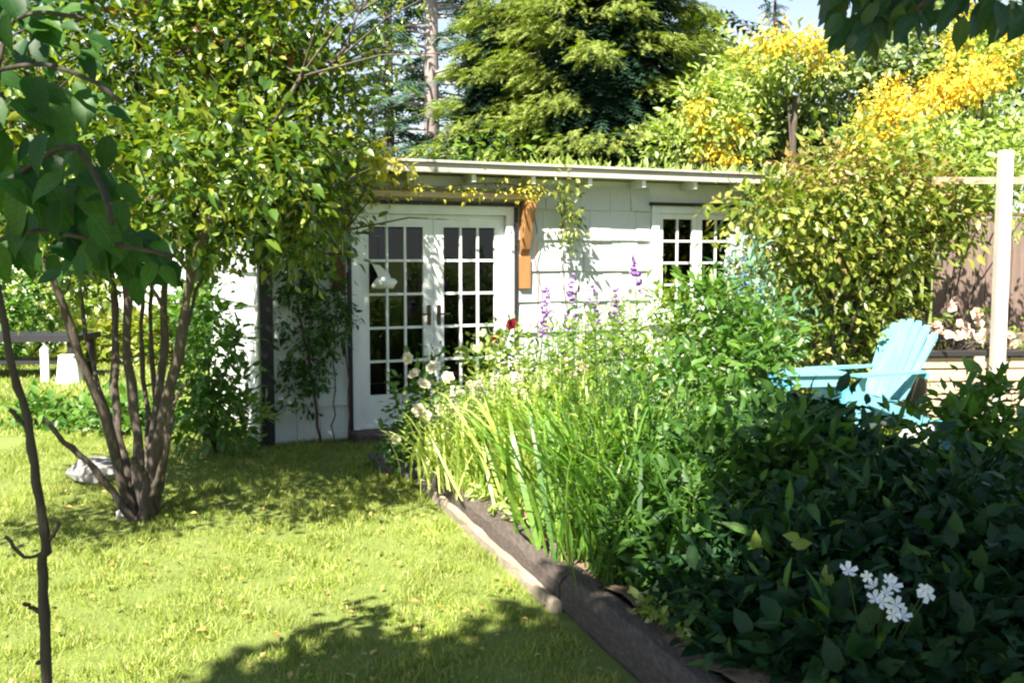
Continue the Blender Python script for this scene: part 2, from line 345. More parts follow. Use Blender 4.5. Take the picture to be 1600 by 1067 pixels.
# ---------------------------------------------------------------- the setting
XS = np.concatenate([np.linspace(-300, -12, 8), np.linspace(-10, 10, 41), np.linspace(12, 300, 8)])
YS = np.concatenate([np.linspace(-300, -6, 6), np.linspace(-4, 24, 57), np.linspace(27, 400, 10)])
gx, gy = np.meshgrid(XS, YS); near = np.exp(-((gx)**2+(gy-6)**2)/120)
gz = .012*np.sin(gx*1.7+.5)*np.cos(gy*1.3)*near
V = np.stack([gx.ravel(), gy.ravel(), gz.ravel()], 1); nx, ny = len(XS), len(YS)
F = [(j*nx+i, j*nx+i+1, (j+1)*nx+i+1, (j+1)*nx+i) for j in range(ny-1) for i in range(nx-1)]
tag(obj('ground', np_mesh('ground', V, F, True), M['lawn']), kind='structure')
def gz_at(x, y): return .012*np.sin(x*1.7+.5)*np.cos(y*1.3)*np.exp(-(x**2+(y-6)**2)/120)
# bed edge line on the ground
BE0 = Vector((-.66, 7.05)); BE1 = Vector((.22, 4.35)); BDIR = (BE1-BE0).normalized(); BN = Vector((-BDIR.y, BDIR.x))   # BN points to the bed (right)
if BN.x < 0: BN = -BN
def bedpt(s, off, z): p = BE0+BDIR*s+BN*off; return Vector((p.x, p.y, z))
def in_bed(x, y):
    return ((x-BE0.x)*BN.x+(y-BE0.y)*BN.y > -.02) & (y < 7.25+.15*x) & (x < 6.2) & (y > .4)
# raised soil sheet of the bed
sv = []; rows = 36; cols = 30
for j in range(rows+1):
    y = .5+(7.35-.5)*j/rows; tl = (y-BE0.y)/BDIR.y; xl = BE0.x+BDIR.x*tl+.16
    for i in range(cols+1):
        x = xl+(6.1-xl)*(i/cols)**1.4; z = .15+.035*math.sin(x*5+y*3)+.03*math.sin(x*2.1-y*6)+random.uniform(-.015,.015)
        if i == cols or j == rows: z = -.02
        sv.append((x, y, z))
tag(obj('bed_soil', np_mesh('bed_soil', sv, [(j*(cols+1)+i, j*(cols+1)+i+1, (j+1)*(cols+1)+i+1, (j+1)*(cols+1)+i) for j in range(rows) for i in range(cols)], True), M['soil']), kind='structure')
# grass
def grass(n, x0, x1, y0, y1, ln, wd, name):
    yy = y0+(y1-y0)*rng.random(n)**1.3; xx = x0+(x1-x0)*rng.random(n)
    ok = (np.abs(xx) < yy*.56+.4) & ~in_bed(xx, yy)
    sx = (xx+1.18)*.913+(yy-9.0)*.408; sy = -(xx+1.18)*.408+(yy-9.0)*.913
    ok &= ~((sx > -1.05) & (sx < 5.2) & (sy > -.02) & (sy < 3.2))
    xx, yy = xx[ok], yy[ok]; m = len(xx)
    P = np.stack([xx, yy, gz_at(xx, yy)-.004], 1); D = nrm(rng.normal(size=(m, 3))*.55+np.array([0, 0, 1.0])); U = rdir(m)
    tpl = ([(-wd/2, 0, 0), (wd/2, 0, 0), (0, 1, .25)], [(0, 1, 2)])
    clump = .75+.35*np.sin(xx*9+np.sin(yy*7)*2)*np.sin(yy*8+xx*3)
    s = ln*(.5+.7*rng.random(m))*clump.clip(.5, 1.2)*(1+yy*.02)
    V, F = stamp(tpl[0], tpl[1], frames(D, U), s, P)
    tag(obj(name, np_mesh(name, V, F), M['blade']), 'short sunlit mown grass covering the garden lawn' if name == 'grass' else 'coarser mown grass on the far lawn behind the shed', 'grass', kind='stuff')
grass(330000, -4.2, 2.5, 3.2, 9.5, .05, .13, 'grass')
grass(170000, -14, 9, 9.0, 20, .08, .2, 'far_grass')

n = 1300; yy = rng.uniform(3.4, 9, n); xx = rng.uniform(-3.6, .6, n); ok = ~in_bed(xx, yy) & (np.abs(xx) < yy*.56+.3); xx, yy = xx[ok], yy[ok]; n = len(xx)
P = np.stack([xx, yy, gz_at(xx, yy)+.02+.015*rng.random(n)], 1); V, F = stamp(T_SMALL[0], T_SMALL[1], frames(rdir(n)*np.array([1,1,.2]), np.tile([0,0,1.], (n,1))+rng.normal(size=(n,3))*.3), .035*(.5+rng.random(n)), P)
tag(obj('fallen_leaves', np_mesh('fallen_leaves', V, F), M['litter']), 'small fallen leaves and clover scattered over the lawn', 'leaves', kind='stuff')
# ---------------------------------------------------------------- shed
SO = Vector((-1.18, 9.0, 0)); SANG = math.atan2(.408, .913)
shed = thing('garden_shed', 'white shingled garden shed with glazed double doors and a small window', 'shed', SO, SANG)
S0, S1, DEP, HT = -1.0, 5.0, 3.0, 2.35
DX0, DX1, DZ0, DZ1 = -.20, 1.255, .10, 2.0      # door opening
WX0, WX1, WZ0, WZ1 = 2.84, 3.80, 1.02, 2.04      # window opening
wall = MB()
wall.box(S0, DX0, .0, .1, 0, HT); wall.box(DX0, DX1, 0, .1, DZ1, HT); wall.box(DX0, DX1, 0, .1, 0, DZ0)
wall.box(DX1, WX0, 0, .1, 0, HT); wall.box(WX0, WX1, 0, .1, WZ1, HT); wall.box(WX0, WX1, 0, .1, 0, WZ0); wall.box(WX1, S1, 0, .1, 0, HT)
wall.box(S0, S0+.1, .1, DEP, 0, HT-.001); wall.box(S1-.1, S1, .1, DEP, 0, HT-.001); wall.box(S0+.1, S1-.1, DEP-.1, DEP, 0, HT-.001)
wall.build('wall', M['white'], shed)
MB().box(S0+.1, S1-.1, .1, DEP-.1, .05, DZ0).build('floor', M['interior'], shed)
inn = MB(); inn.box(S0+.105, S1-.105, DEP-.12, DEP-.104, .11, 2.4); inn.box(S0+.105, S0+.12, .11, DEP-.13, .11, 2.4); inn.box(S1-.12, S1-.105, .11, DEP-.13, .11, 2.4)
inn.box(S0+.105, S1-.105, .11, DEP-.13, 2.42, 2.44); inn.build('lining', M['interior'], shed)
# shakes: each its own object sharing a few wedges
shk = []
for k in range(5):
    o = .004*k
    mb = MB(); mb.add([(0,-.026-o,0),(1,-.022-o,0),(1,-.001,0),(0,-.001,0),(0,-.008,1),(1,-.007,1),(1,-.001,1),(0,-.001,1)],
                      [(0,3,2,1),(4,5,6,7),(0,1,5,4),(1,2,6,5),(2,3,7,6),(3,0,4,7)]); me = mb.mesh('shingle_shape'); me.materials.append(M['shake']); shk.append(me)
def course(s0, s1, z0, z1, side=False, seed=0):
    x = s0
    while x < s1-.03:
        wv = min(random.uniform(.17, .30), s1-x)
        if s1-(x+wv) < .07: wv = s1-x
        o = obj('shingle', random.choice(shk), None, shed)
        if side: o.location = (S0, DEP-x if False else x+wv, z0+random.uniform(-.003,.003)); o.rotation_euler = (0, 0, -math.pi/2)
        else: o.location = (x+.0015, 0, z0+random.uniform(-.003, .003))
        o.scale = (wv-.003, 1, z1-z0+.012); x += wv
CH = .288; z = .02
openings = [(DX0-.075, DX1+.075, -1, DZ1+.09), (WX0-.075, WX1+.075, WZ0-.07, WZ1+.07)]
while z < HT-.12:
    z1 = min(z+CH, HT-.1)
    segs = [(S0+.075, S1)]
    for (a, b, c, d) in openings:
        if z1 > c+.02 and z < d-.02:
            ns = []
            for (p, q) in segs:
                if a > p and b < q: ns += [(p, a), (b, q)]
                else: ns += [(p, q)]
            segs = ns
    for (p, q) in segs: course(p, q, z, z1)
    course(.02, DEP, z, z1, side=True)
    z += CH
MB().box(S0-.035, S0+.075, -.045, -.0005, 0, HT-.1).build('corner_board', M['trim_dark'], shed)
MB().box(S0-.035, S0-.0005, -.0005, .05, 0, HT-.1).build('corner_board', M['trim_dark'], shed)
# roof, fascia, moss
rb = MB(); rb.prism([(-.26, HT-.02), (-.26, HT+.05), (DEP+.2, HT-.18), (DEP+.2, HT-.25)], 'x', S0-.2, S1+.2)
r = rb.build('roof', M['roof'], shed)
fb = MB().box(S0-.22, S1+.22, -.30, -.262, HT-.035, HT+.05).build('fascia', M['fascia'], shed, bevel=.006)
MB().box(S0-.23, S1+.23, -.325, -.255, HT+.052, HT+.072).build('drip_edge', M['fascia'], shed)
for k in range(11): MB().box(S0+.05+k*.58, S0+.09+k*.58, -.26, -.03, HT-.10, HT-.022).build('rafter_tail', M['white'], shed)
# trim of the doors
MB().box(DX0-.075, DX0-.045, -.05, -.001, 0, DZ1+.05).build('door_trim', M['trim_dark'], shed)
MB().box(DX1+.045, DX1+.075, -.05, -.001, 0, DZ1+.05).build('door_trim', M['trim_dark'], shed)
MB().box(DX0-.09, DX1+.09, -.065, -.001, DZ1+.052, DZ1+.085).build('door_trim', M['trim_dark'], shed)
fj = MB().box(DX0-.044, DX0+.03, -.03, .09, DZ0-.02, DZ1+.05).box(DX1-.03, DX1+.044, -.03, .09, DZ0-.02, DZ1+.05).box(DX0+.031, DX1-.031, -.028, .088, DZ1-.03, DZ1+.05)
fj.build('door_frame', M['white'], shed)
MB().box(DX0-.08, DX1+.08, -.32, -.002, 0, DZ0-.022).build('door_step', M['timber'], shed, bevel=.008)
def french_door(x0, x1, z0, z1, hinge_left):
    st = .095; y0, y1 = .02, .062
    d = MB().box(x0, x0+st, y0, y1, z0, z1).box(x1-st, x1, y0, y1, z0, z1).box(x0+st, x1-st, y0+.001, y1-.001, z1-.11, z1).box(x0+st, x1-st, y0+.001, y1-.001, z0, z0+.27)
    dr = d.build('door', M['white'], shed)
    a, b, c, e = x0+st, x1-st, z0+.27, z1-.11; pw, ph = (b-a)/3, (e-c)/5
    for i in (1, 2): MB().box(a+pw*i-.011, a+pw*i+.011, y0+.004, y1-.004, c, e).build('muntin', M['white'], dr)
    for j in range(1, 5): MB().box(a, b, y0+.007, y1-.007, c+ph*j-.011, c+ph*j+.011).build('muntin', M['white'], dr)
    g = None
    for i in range(3):
        for j in range(5):
            tilt = random.uniform(-.003, .003); xa, xb, za, zb = a+pw*i+.011, a+pw*(i+1)-.011, c+ph*j+.011, c+ph*(j+1)-.011
            q = MB(); q.add([(xa, .040+tilt, za), (xb, .040-tilt, za), (xb, .040-tilt, zb), (xa, .040+tilt, zb), (xa, .043+tilt, za), (xb, .043-tilt, za), (xb, .043-tilt, zb), (xa, .043+tilt, zb)],
                  [(0,1,2,3),(4,7,6,5),(0,4,5,1),(1,5,6,2),(2,6,7,3),(3,7,4,0)]); q.build('pane', M['glass'], dr)
    hx = x1-.045 if hinge_left else x0+.045
    h = MB().box(hx-.018, hx+.018, y0-.008, y0-.0005, z0+.88, z0+1.06); h.tube([(hx, y0-.008, z0+.98), (hx, y0-.05, z0+.98), (hx-(.09 if hinge_left else -.09), y0-.055, z0+.98)], .009, 8)
    h.build('handle', M['brass'], dr, smooth=False)
DM = (DX0+DX1)/2
french_door(DX0+.033, DM-.002, DZ0, DZ1-.034, True); french_door(DM+.002, DX1-.033, DZ0, DZ1-.034, False)
# window
wn = MB().box(WX0-.06, WX0+.02, -.045, .08, WZ0-.05, WZ1+.05).box(WX1-.02, WX1+.06, -.045, .08, WZ0-.05, WZ1+.05).box(WX0+.02, WX1-.02, -.044, .079, WZ1-.02, WZ1+.05).box(WX0+.02, WX1-.02, -.044, .079, WZ0-.05, WZ0+.02)
wf = wn.build('window', M['white'], shed)
MB().box(WX0-.09, WX1+.09, -.075, -.001, WZ1+.052, WZ1+.082).build('window_header', M['trim_dark'], shed)
MB().box(WX0-.08, WX1+.08, -.09, -.001, WZ0-.09, WZ0-.052).build('window_sill', M['white'], shed)
WM = (WX0+WX1)/2
for (a0, b0) in ((WX0+.022, WM-.002), (WM+.002, WX1-.022)):
    s_ = .055; z0_, z1_ = WZ0+.022, WZ1-.022
    MB().box(a0, a0+s_, -.02, .02, z0_, z1_).box(b0-s_, b0, -.02, .02, z0_, z1_).box(a0+s_, b0-s_, -.019, .019, z0_, z0_+s_).box(a0+s_, b0-s_, -.019, .019, z1_-s_, z1_).build('sash', M['white'], wf)
    a, b, c, e = a0+s_, b0-s_, z0_+s_, z1_-s_; pw, ph = (b-a)/2, (e-c)/4
    MB().box(a+pw-.010, a+pw+.010, -.015, .015, c, e).build('muntin', M['white'], wf)
    for j in range(1, 4): MB().box(a, b, -.013, .013, c+ph*j-.010, c+ph*j+.010).build('muntin', M['white'], wf)
    for i in range(2):
        for j in range(4): MB().box(a+pw*i+.01, a+pw*(i+1)-.01, -.002, .002, c+ph*j+.01, c+ph*(j+1)-.01).build('pane', M['glass'], wf)
# timber hood over the doors
MB().box(DX0-.24, DX1+.26, -.16, -.12, DZ1+.11, DZ1+.165).build('canopy_beam', M['planter'], shed, bevel=.006)
MB().box(DX0-.26, DX1+.28, -.17, -.03, DZ1+.167, DZ1+.19).build('canopy_board', M['roof'], shed, bevel=.004)
for x, mt in ((DX0-.20, 'brown'), (DX1+.10, 'cedar')):
    MB().prism([(-.03, DZ1+.098), (-.20, DZ1+.098), (-.20, DZ1+.03), (-.12, DZ1-.22), (-.08, DZ1-.34), (-.03, DZ1-.40)], 'x', x, x+.09).build('bracket', M[mt], shed, bevel=.006)
    MB().box(x-.01, x+.10, -.06, -.027, DZ1-.70, DZ1-.402).build('bracket_post', M[mt], shed)
def sh(s, d, z): # shed-local to world
    v = Matrix.Rotation(SANG, 3, 'Z') @ Vector((s, d, z)); return Vector((SO.x+v.x, SO.y+v.y, z))
# white dove shape made up for an unidentified pale patch in the left door
c0 = sh(.05, -.10, 1.36)
dove_root = thing('dove_stand_in', 'white dove-shaped stand-in hanging in front of the left glazed door', 'ornament', c0)
bd = MB(); bd.tube([(-.13,0,-.03),(-.07,0,.0),(0,0,.02),(.05,0,.0),(.08,0,.03)], [.012,.05,.065,.045,.022], 10); bd.build('body', M['white'], dove_root, smooth=True)
for s in (-1, 1):
    MB().add([(.03,0,.03),(-.05,s*.02,.13),(-.11,s*.03,.17),(-.07,0,.02),(.03,.006,.025),(-.05,s*.02+.006,.125),(-.11,s*.03+.006,.165),(-.07,.006,.015)], []) if False else None
    wmb = MB(); wmb.prism([(.05,.01),(.02,.09),(-.06,.16),(-.12,.17),(-.07,.07),(-.08,-.01)], 'y', s*.02-.004, s*.02+.004); wmb.build('wing', M['white'], dove_root)
MB().tube([(0,0,.08),(0,.02,.76)], .002, 4).build('cord', M['metal'], dove_root)

# ---------------------------------------------------------------- timber bed edging
def sleeper(s0, s1, off, wd, z0, z1, mat, label, rnd=.018, name='timber_sleeper'):
    base = bedpt(s0, off, z0); n = max(4, int((s1-s0)/.18)); prof = []
    a = wd/2; h = z1-z0
    for (x, z) in ((-a, .15*h), (-a, .8*h), (-a+rnd, h), (a-rnd, h), (a, .8*h), (a, .0), (-a+.01, 0)): prof.append((x, z))
    V = []; k = len(prof)
    for i in range(n+1):
        p = bedpt(s0+(s1-s0)*i/n, off, z0)-base
        for (x, z) in prof:
            j = random.uniform(-.004, .004); V.append((p.x+BN.x*(x+j), p.y+BN.y*(x+j), z+random.uniform(-.006, .006)))
    F = [(i*k+q, i*k+(q+1) % k, (i+1)*k+(q+1) % k, (i+1)*k+q) for i in range(n) for q in range(k)]+[tuple(range(k))[::-1], tuple(n*k+q for q in range(k))]
    me = bpy.data.meshes.new(name); me.from_pydata(V, [], F); o = obj(name, me, M[mat]); o.location = base
    return tag(o, label, 'timber', 'timbers edging the planted bed')
sleeper(-.02, 2.66, .135, .17, .0, .15, 'timber', 'long weathered grey timber edging the sunny half of the bed')
sleeper(2.69, 6.0, .136, .18, .0, .165, 'timber', 'thick weathered timber edging the shaded near half of the bed', .05)
sleeper(.0, 2.72, .022, .045, -.01, .06, 'timber_pale', 'narrow pale board lying along the lawn side of the grey timber', .006, 'edging_board')

# ---------------------------------------------------------------- rocks
def rock(x, y, z, r, mat, label, sq=(1, 1, .7), seed=0, name='rock', group=None):
    import bmesh
    bm = bmesh.new(); bmesh.ops.create_icosphere(bm, subdivisions=2, radius=r); rr = random.Random(seed)
    ph = [rr.uniform(0, 6) for _ in range(6)]
    for v in bm.verts:
        d = v.co.normalized(); f = 1+.16*math.sin(d.x*4+ph[0])*math.sin(d.y*4+ph[1])+.12*math.sin(d.z*5+ph[2]+d.x*3)+rr.uniform(-.05, .05)
        v.co = Vector((d.x*sq[0], d.y*sq[1], d.z*sq[2]))*r*f
    me = bpy.data.meshes.new(name); bm.to_mesh(me); bm.free()
    return tag(obj(name, me, M[mat], None, (x, y, z)), label, 'rock', group)
p = at(150, 735, 7.2); rock(p.x, p.y, .07, .16, 'rock', 'flat grey rock on the lawn left of the multi-stemmed tree', (1.2, .9, .6), 1)
p = at(196, 822, 6.15); rock(p.x, p.y, .03, .06, 'rock', 'small pale stone at the foot of the multi-stemmed tree', (1, 1, .6), 2)
for k, (px, py, Y, r_, lb) in enumerate(((600, 712, 7.65, .10, 'dark stone at the left end of the row before the door step'), (622, 725, 7.45, .12, 'dark stone at the head of the bed, second from the left'),
        (645, 735, 7.25, .09, 'low dark stone touching the end of the grey edging timber'), (655, 700, 7.6, .13, 'large dark stone behind the end of the grey edging timber'), (625, 690, 7.75, .11, 'dark stone topmost of the small pile at the head of the bed'))):
    q = at(px, py, Y); rock(q.x, q.y, max(.03, q.z), r_, 'rock_dark', lb, (1.2, 1, .75), 10+k, group='stones piled at the head of the bed')

# ---------------------------------------------------------------- multi-stemmed tree on the left
def curve(pts, n=14, wob=.012):
    pts = [Vector(p) for p in pts]; out = []
    for i in range(len(pts)-1):
        p0 = pts[max(i-1, 0)]; p1 = pts[i]; p2 = pts[i+1]; p3 = pts[min(i+2, len(pts)-1)]
        m_ = max(2, n//(len(pts)-1))
        for j in range(m_):
            t = j/m_
            out.append(.5*((2*p1)+(p2-p0)*t+(2*p0-5*p1+4*p2-p3)*t*t+(3*p1-p0-3*p2+p3)*t**3)+Vector((random.gauss(0, wob), random.gauss(0, wob), 0)))
    out.append(pts[-1]); return out
tb_ = at(225, 822, 6.1); tb_.z = 0
tree = thing('multi_stemmed_tree', 'multi-stemmed small-leaved tree with spreading grey stems growing from the lawn', 'tree', tb_)
def T(px, py, Y): return at(px, py, Y)-tb_
stems = [([T(222,824,6.1),T(200,800,6.05),T(150,735,5.95),T(100,690,5.9),T(70,655,5.85)], .040,.016),
 ([T(215,818,6.12),T(188,750,6.1),T(165,650,6.0),T(128,560,5.9),T(92,460,5.8),T(55,380,5.7),T(30,250,5.6),T(-20,60,5.5)], .05,.016),
 ([T(222,818,6.15),T(192,720,6.3),T(180,600,6.4),T(178,480,6.5),T(160,350,6.55),T(130,150,6.6),T(110,-60,6.6)], .045,.016),
 ([T(228,818,6.1),T(218,720,6.1),T(205,600,6.1),T(200,470,6.1),T(205,300,6.1),T(212,120,6.1),T(215,-150,6.1)], .05,.018),
 ([T(232,820,6.1),T(240,720,6.05),T(262,620,6.0),T(288,500,5.95),T(300,430,5.9),T(335,330,5.8),T(400,240,5.7),T(470,120,5.6)], .055,.014),
 ([T(236,818,6.15),T(238,700,6.3),T(252,600,6.4),T(260,480,6.4),T(268,380,6.45),T(300,220,6.5),T(330,50,6.5),T(350,-150,6.5)], .045,.014),
 ([T(238,815,6.2),T(250,760,6.5),T(245,640,6.8),T(235,520,7.0),T(240,400,7.1),T(250,250,7.2)], .035,.012),
 ([T(240,770,6.08),T(222,738,6.0),T(206,716,5.95)], .026,.016),
 ([T(240,772,6.06),T(256,715,5.95),T(262,660,5.9),T(284,600,5.9)], .028,.012),
 ([T(226,820,6.3),T(205,740,6.6),T(140,560,7.0),T(120,420,7.1),T(90,300,7.2)], .03,.012), ([T(236,815,6.2),T(228,650,6.6),T(222,480,6.8),T(235,330,6.9)], .03,.012), ([T(240,815,6.2),T(262,700,6.3),T(278,560,6.5),T(320,420,6.7),T(380,300,6.8)], .028,.010),
 ([T(262,500,5.95),T(230,430,5.8),T(200,400,5.7)], .016,.008),
 ([T(330,330,5.8),T(400,330,6.1),T(470,340,6.3),T(540,360,6.5)], .022,.007),
 ([T(300,250,5.9),T(420,180,5.9),T(520,100,6.0),T(560,20,6.0)], .022,.007),
 ([T(205,380,6.0),T(140,300,5.6),T(60,200,5.2),T(-60,120,5.0)], .02,.008)]
for k, (pts, r0, r1) in enumerate(stems):
    cv = curve(pts, 18, .008); n = len(cv); rad = [.74*(r0+(r1-r0)*i/(n-1))*(1+.13*math.sin(i*1.9+k))*(1.6 if i == 0 else 1) for i in range(n)]
    MB().tube(cv, rad, 9).build('trunk' if k < 7 else 'branch', M['bark'], tree, smooth=True)
tw = MB()
for _ in range(260):
    pts, r0, r1 = stems[rng.integers(1, len(stems))]; cv = pts; i = rng.integers(len(cv)//2, len(cv)); p = Vector(cv[i]);
    if Vector(cv[i]).z < 1.75: continue
    d = Vector((rng.normal(), rng.normal(), abs(rng.normal())*.6+.1)).normalized()
    L = rng.uniform(.3, .9); tw.tube([p, p+d*L*.5+Vector((0, 0, .05)), p+d*L], [.008, .005, .002], 4, False)
o = tw.build('twigs', M['bark'], tree); o.name = 'twig_mass'; o['kind'] = 'stuff'
def B(px, py, Y, rx, ry, rz): v = at(px, py, Y); return (v.x, v.y, v.z, rx, ry, rz)
tblobs = [B(60,150,5.9,.75,.8,.6), B(200,60,6.1,.8,.9,.6), B(330,120,6.1,.6,.8,.5), B(150,300,6.0,.7,.7,.40), B(300,290,6.2,.6,.7,.38), B(430,200,6.2,.42,.6,.40),
          B(400,330,6.5,.42,.5,.22), B(480,330,6.7,.32,.45,.26), B(500,180,6.3,.25,.4,.40), B(60,-150,6,.9,.9,.6), B(300,-180,6.1,.9,.9,.6), B(180,-380,6.1,.8,.8,.5), B(420,50,6.1,.4,.5,.4),
          B(-120,150,5.9,.6,.8,.7), B(-60,330,6.2,.4,.5,.35), B(480,280,6.8,.3,.35,.25), B(400,290,6.9,.5,.5,.3), B(250,370,6.8,.5,.5,.2), B(480,370,7.1,.3,.4,.18), B(90,400,6.6,.5,.5,.25), B(440,60,6.3,.3,.4,.4), B(300,120,7.2,.55,.4,.5), B(320,-60,7.2,.6,.4,.5), B(350,-240,7.2,.6,.5,.4), B(330,230,7.3,.5,.4,.3), B(130,320,5.0,.4,.35,.2), B(250,260,5.1,.35,.35,.2), B(350,200,5.4,.35,.35,.25), B(30,220,4.9,.4,.4,.3), B(420,235,5.2,.28,.28,.18), B(300,300,5.0,.32,.3,.16), B(180,250,4.8,.35,.3,.2), B(340,170,6.0,.35,.35,.3), B(-330,150,4.5,.5,.5,.4), B(-250,330,4.5,.4,.3,.25), B(450,250,6.0,.3,.3,.25), B(430,330,7.6,.45,.4,.3), B(420,150,7.4,.4,.4,.35), B(400,20,7.5,.5,.4,.4)]
P, D = blob_points(tblobs, 9600, .15)
gap = np.sin(P[:, 0]*7.3+1.1*np.sin(P[:, 2]*5))*np.sin(P[:, 1]*6.1+P[:, 0]*2)+np.sin(P[:, 2]*8.7+P[:, 0]*3.1)*.7; kk = gap+.25*rng.normal(size=len(P)) > -.62; P, D = P[kk], D[kk]
pos, dr, up, s = sprigs(P, D, 7, .24, .057, .15)
place(tree, tb_, T_LEAF, M['lf_tree'], pos, dr, up, s, rest='crown', indiv=300)
P, D = blob_points([B(435,45,5.9,.1,.1,.16), B(330,210,6,.1,.1,.1), B(300,50,6,.4,.3,.3)], 26, .2); pos, dr, up, s = sprigs(P, D, 6, .12, .06, .1)
place(tree, tb_, T_LEAF, M['lf_tree_red'], pos, dr, up, s, rest='rusty_foliage')
# sprays reaching out against the sky on the right of the crown
P, D = blob_points([B(540,110,6.4,.32,.4,.5), B(560,30,6.4,.3,.4,.25), B(470,80,6.4,.3,.4,.3)], 150, .0); pos, dr, up, s = sprigs(P, D, 6, .26, .058, .1)
place(tree, tb_, T_NARROW, M['lf_tree'], pos, dr, up, s*1.2, rest='outer_sprays')

# ---------------------------------------------------------------- sapling near the camera at the far left
sb = at(72, 1180, 2.7); sb.z = 0
sap = thing('sapling', 'thin dark-stemmed sapling with large drooping leaves close by on the left', 'tree', sb)
def Q(px, py, Y=2.7): return at(px, py, Y)-sb
sp = [Vector((0,0,0)), Q(72,1067), Q(70,960), Q(66,880), Q(72,850), Q(62,780), Q(50,700), Q(40,640), Q(22,585), Q(6,500), Q(-14,380), Q(-10,250), Q(0,100), Q(30,-60)]
cv = curve(sp, 40, .0015); n = len(cv); MB().tube(cv, [.0145*(1-.55*i/n)*(1+.22*math.sin(i*1.3)**6) for i in range(n)], 9).build('trunk', M['bark_dark'], sap, smooth=True)
for pts, r_ in (([Q(68,862),Q(40,870),Q(8,838)], .005), ([Q(70,850),Q(84,835),Q(92,815)], .006), ([Q(70,960),Q(50,950),Q(38,942)], .006), ([Q(70,1030),Q(58,1035)], .006), ([Q(46,680),Q(34,660),Q(15,640)], .006),
        ([Q(-10,300),Q(60,250,2.6),Q(120,230,2.5),Q(160,300,2.45),Q(175,350,2.4)], .007), ([Q(-12,380),Q(60,360,2.6),Q(170,380,2.5),Q(270,400,2.4)], .006), ([Q(0,110),Q(70,100,2.6),Q(150,130,2.5),Q(190,160,2.4)], .006), ([Q(10,40),Q(60,20,2.5),Q(130,30,2.5)], .005)):
    MB().tube(curve(pts, 8, .002), [r_, *[r_*.8]*0] [0] if False else r_, 6).build('branch', M['bark_dark'], sap, smooth=True)
biglv = [(30,20,-60,95),(85,35,-20,90),(10,60,-80,80),(130,15,10,80),(70,90,-70,80),(140,110,-60,60),(20,130,-30,70),(60,190,-50,110),(100,220,-70,120),(120,265,-85,100),(60,250,-110,90),(30,290,-80,110),(80,320,-60,120),(20,350,-95,120),(50,390,-100,110),
         (110,360,-40,110),(150,330,-70,100),(170,380,-60,110),(130,400,-95,110),(200,400,-70,110),(160,430,-110,80),(230,400,-30,100),(215,440,-80,80),(260,420,-60,70),(100,430,-120,70),(180,310,-30,80),(-10,200,-90,110),(0,420,-80,90),(90,150,-30,70),(190,180,-20,70),(10,330,-40,100),(240,370,10,70),(70,300,-150,90),(140,290,-20,80),(-5,20,-100,90),(165,70,-40,60)]
P = []; D = []; U = []; S = []
for (px, py, ang, ln) in biglv:
    for rep in range(4):
        Y = random.uniform(2.45, 2.9); jx, jy = (0, 0) if rep == 0 else (random.uniform(-42, 42), random.uniform(-42, 42))
        L = ln*Y/FPX*(.78 if rep == 0 else .62); a = R(ang+random.uniform(-15, 15)+(0 if rep == 0 else random.uniform(-40, 40)))
        v = at(px+jx-math.cos(a)*ln*.5, py+jy+math.sin(a)*ln*.5, Y); P.append(v); d = Vector((math.cos(a), random.uniform(-.45, .3), math.sin(a))); D.append(d)
        U.append((random.uniform(-.4, .4), -.8, .9+random.uniform(-.4, .4))); S.append(L)
place(sap, sb, T_OVATE, M['lf_big'], P, D, U, S, rest='foliage', indiv=220, minpx=1)

# ---------------------------------------------------------------- tree behind the camera that overhangs and shades the right side
tsun = -TRAVEL
ov = Vector((2.9, -1.6, 0)); over = thing('overhanging_tree', 'broad-leaved tree whose dark leaves hang into the top right corner', 'tree', ov)
targets = []
for (x, y, z, rx, ry) in ((1.65,4.2,.6,.75,.8),(2.4,5.0,.8,1.0,.9),(2.0,3.4,.5,1.2,.8),(3.2,4.2,.8,1.0,1.0),(1.1,3.4,.2,.6,.5),(.6,3.0,.0,.7,.6),(2.7,6.0,.8,.9,.5),(.1,3.4,.0,.7,.30),(3.8,5.6,.8,.9,.8),(2.0,5.5,.7,.5,.4),(-.2,2.6,0,1.1,.7),(.45,3.7,0,.45,.4),(.25,4.2,.05,.3,.18)):
    targets.append((Vector((x, y, z)), rx, ry))
for (x, y, z, rx, ry) in ((-1.15,2.15,2.0,.45,.25),(-.6,2.3,1.7,.35,.2),(-1.2,2.2,1.5,.4,.3)): targets.append((Vector((x, y, z)), rx, ry))
ob = []
for (t0, rx, ry) in targets:
    zc = 5.0+random.uniform(-.5, .6); k = (zc-t0.z)/tsun.z; c = t0+tsun*k; ob.append((c.x, c.y, c.z, rx, ry, .38))
mbt = MB(); top = Vector((-.3, .2, 3.0)); mbt.tube(curve([(0,0,0),(-.05,.05,1.3),(-.3,.2,2.8),(-.6,.3,4.2)], 14, .01), [.20,.19,.18,.17,.165,.16,.15,.15,.14,.13,.12,.11,.10,.09,.08][:13], 12)
mbt.build('trunk', M['bark_dark'], over, smooth=True)
for b_ in ob:
    e = Vector(b_[:3])-ov; s_ = Vector((-.3+random.uniform(-.1,.0), .2, random.uniform(2.6, 3.8)))
    MB().tube(curve([s_, s_.lerp(e, .5)+Vector((0, 0, .35)), e], 8, .02), .035, 7).build('branch', M['bark_dark'], over, smooth=True)
P, D = blob_points(ob, 3700, .1); pos, dr, up, s = sprigs(P, D, 7, .26, .14, .2)
place(over, ov, T_LEAF, M['lf_over'], pos, dr, up, s, rest='crown')
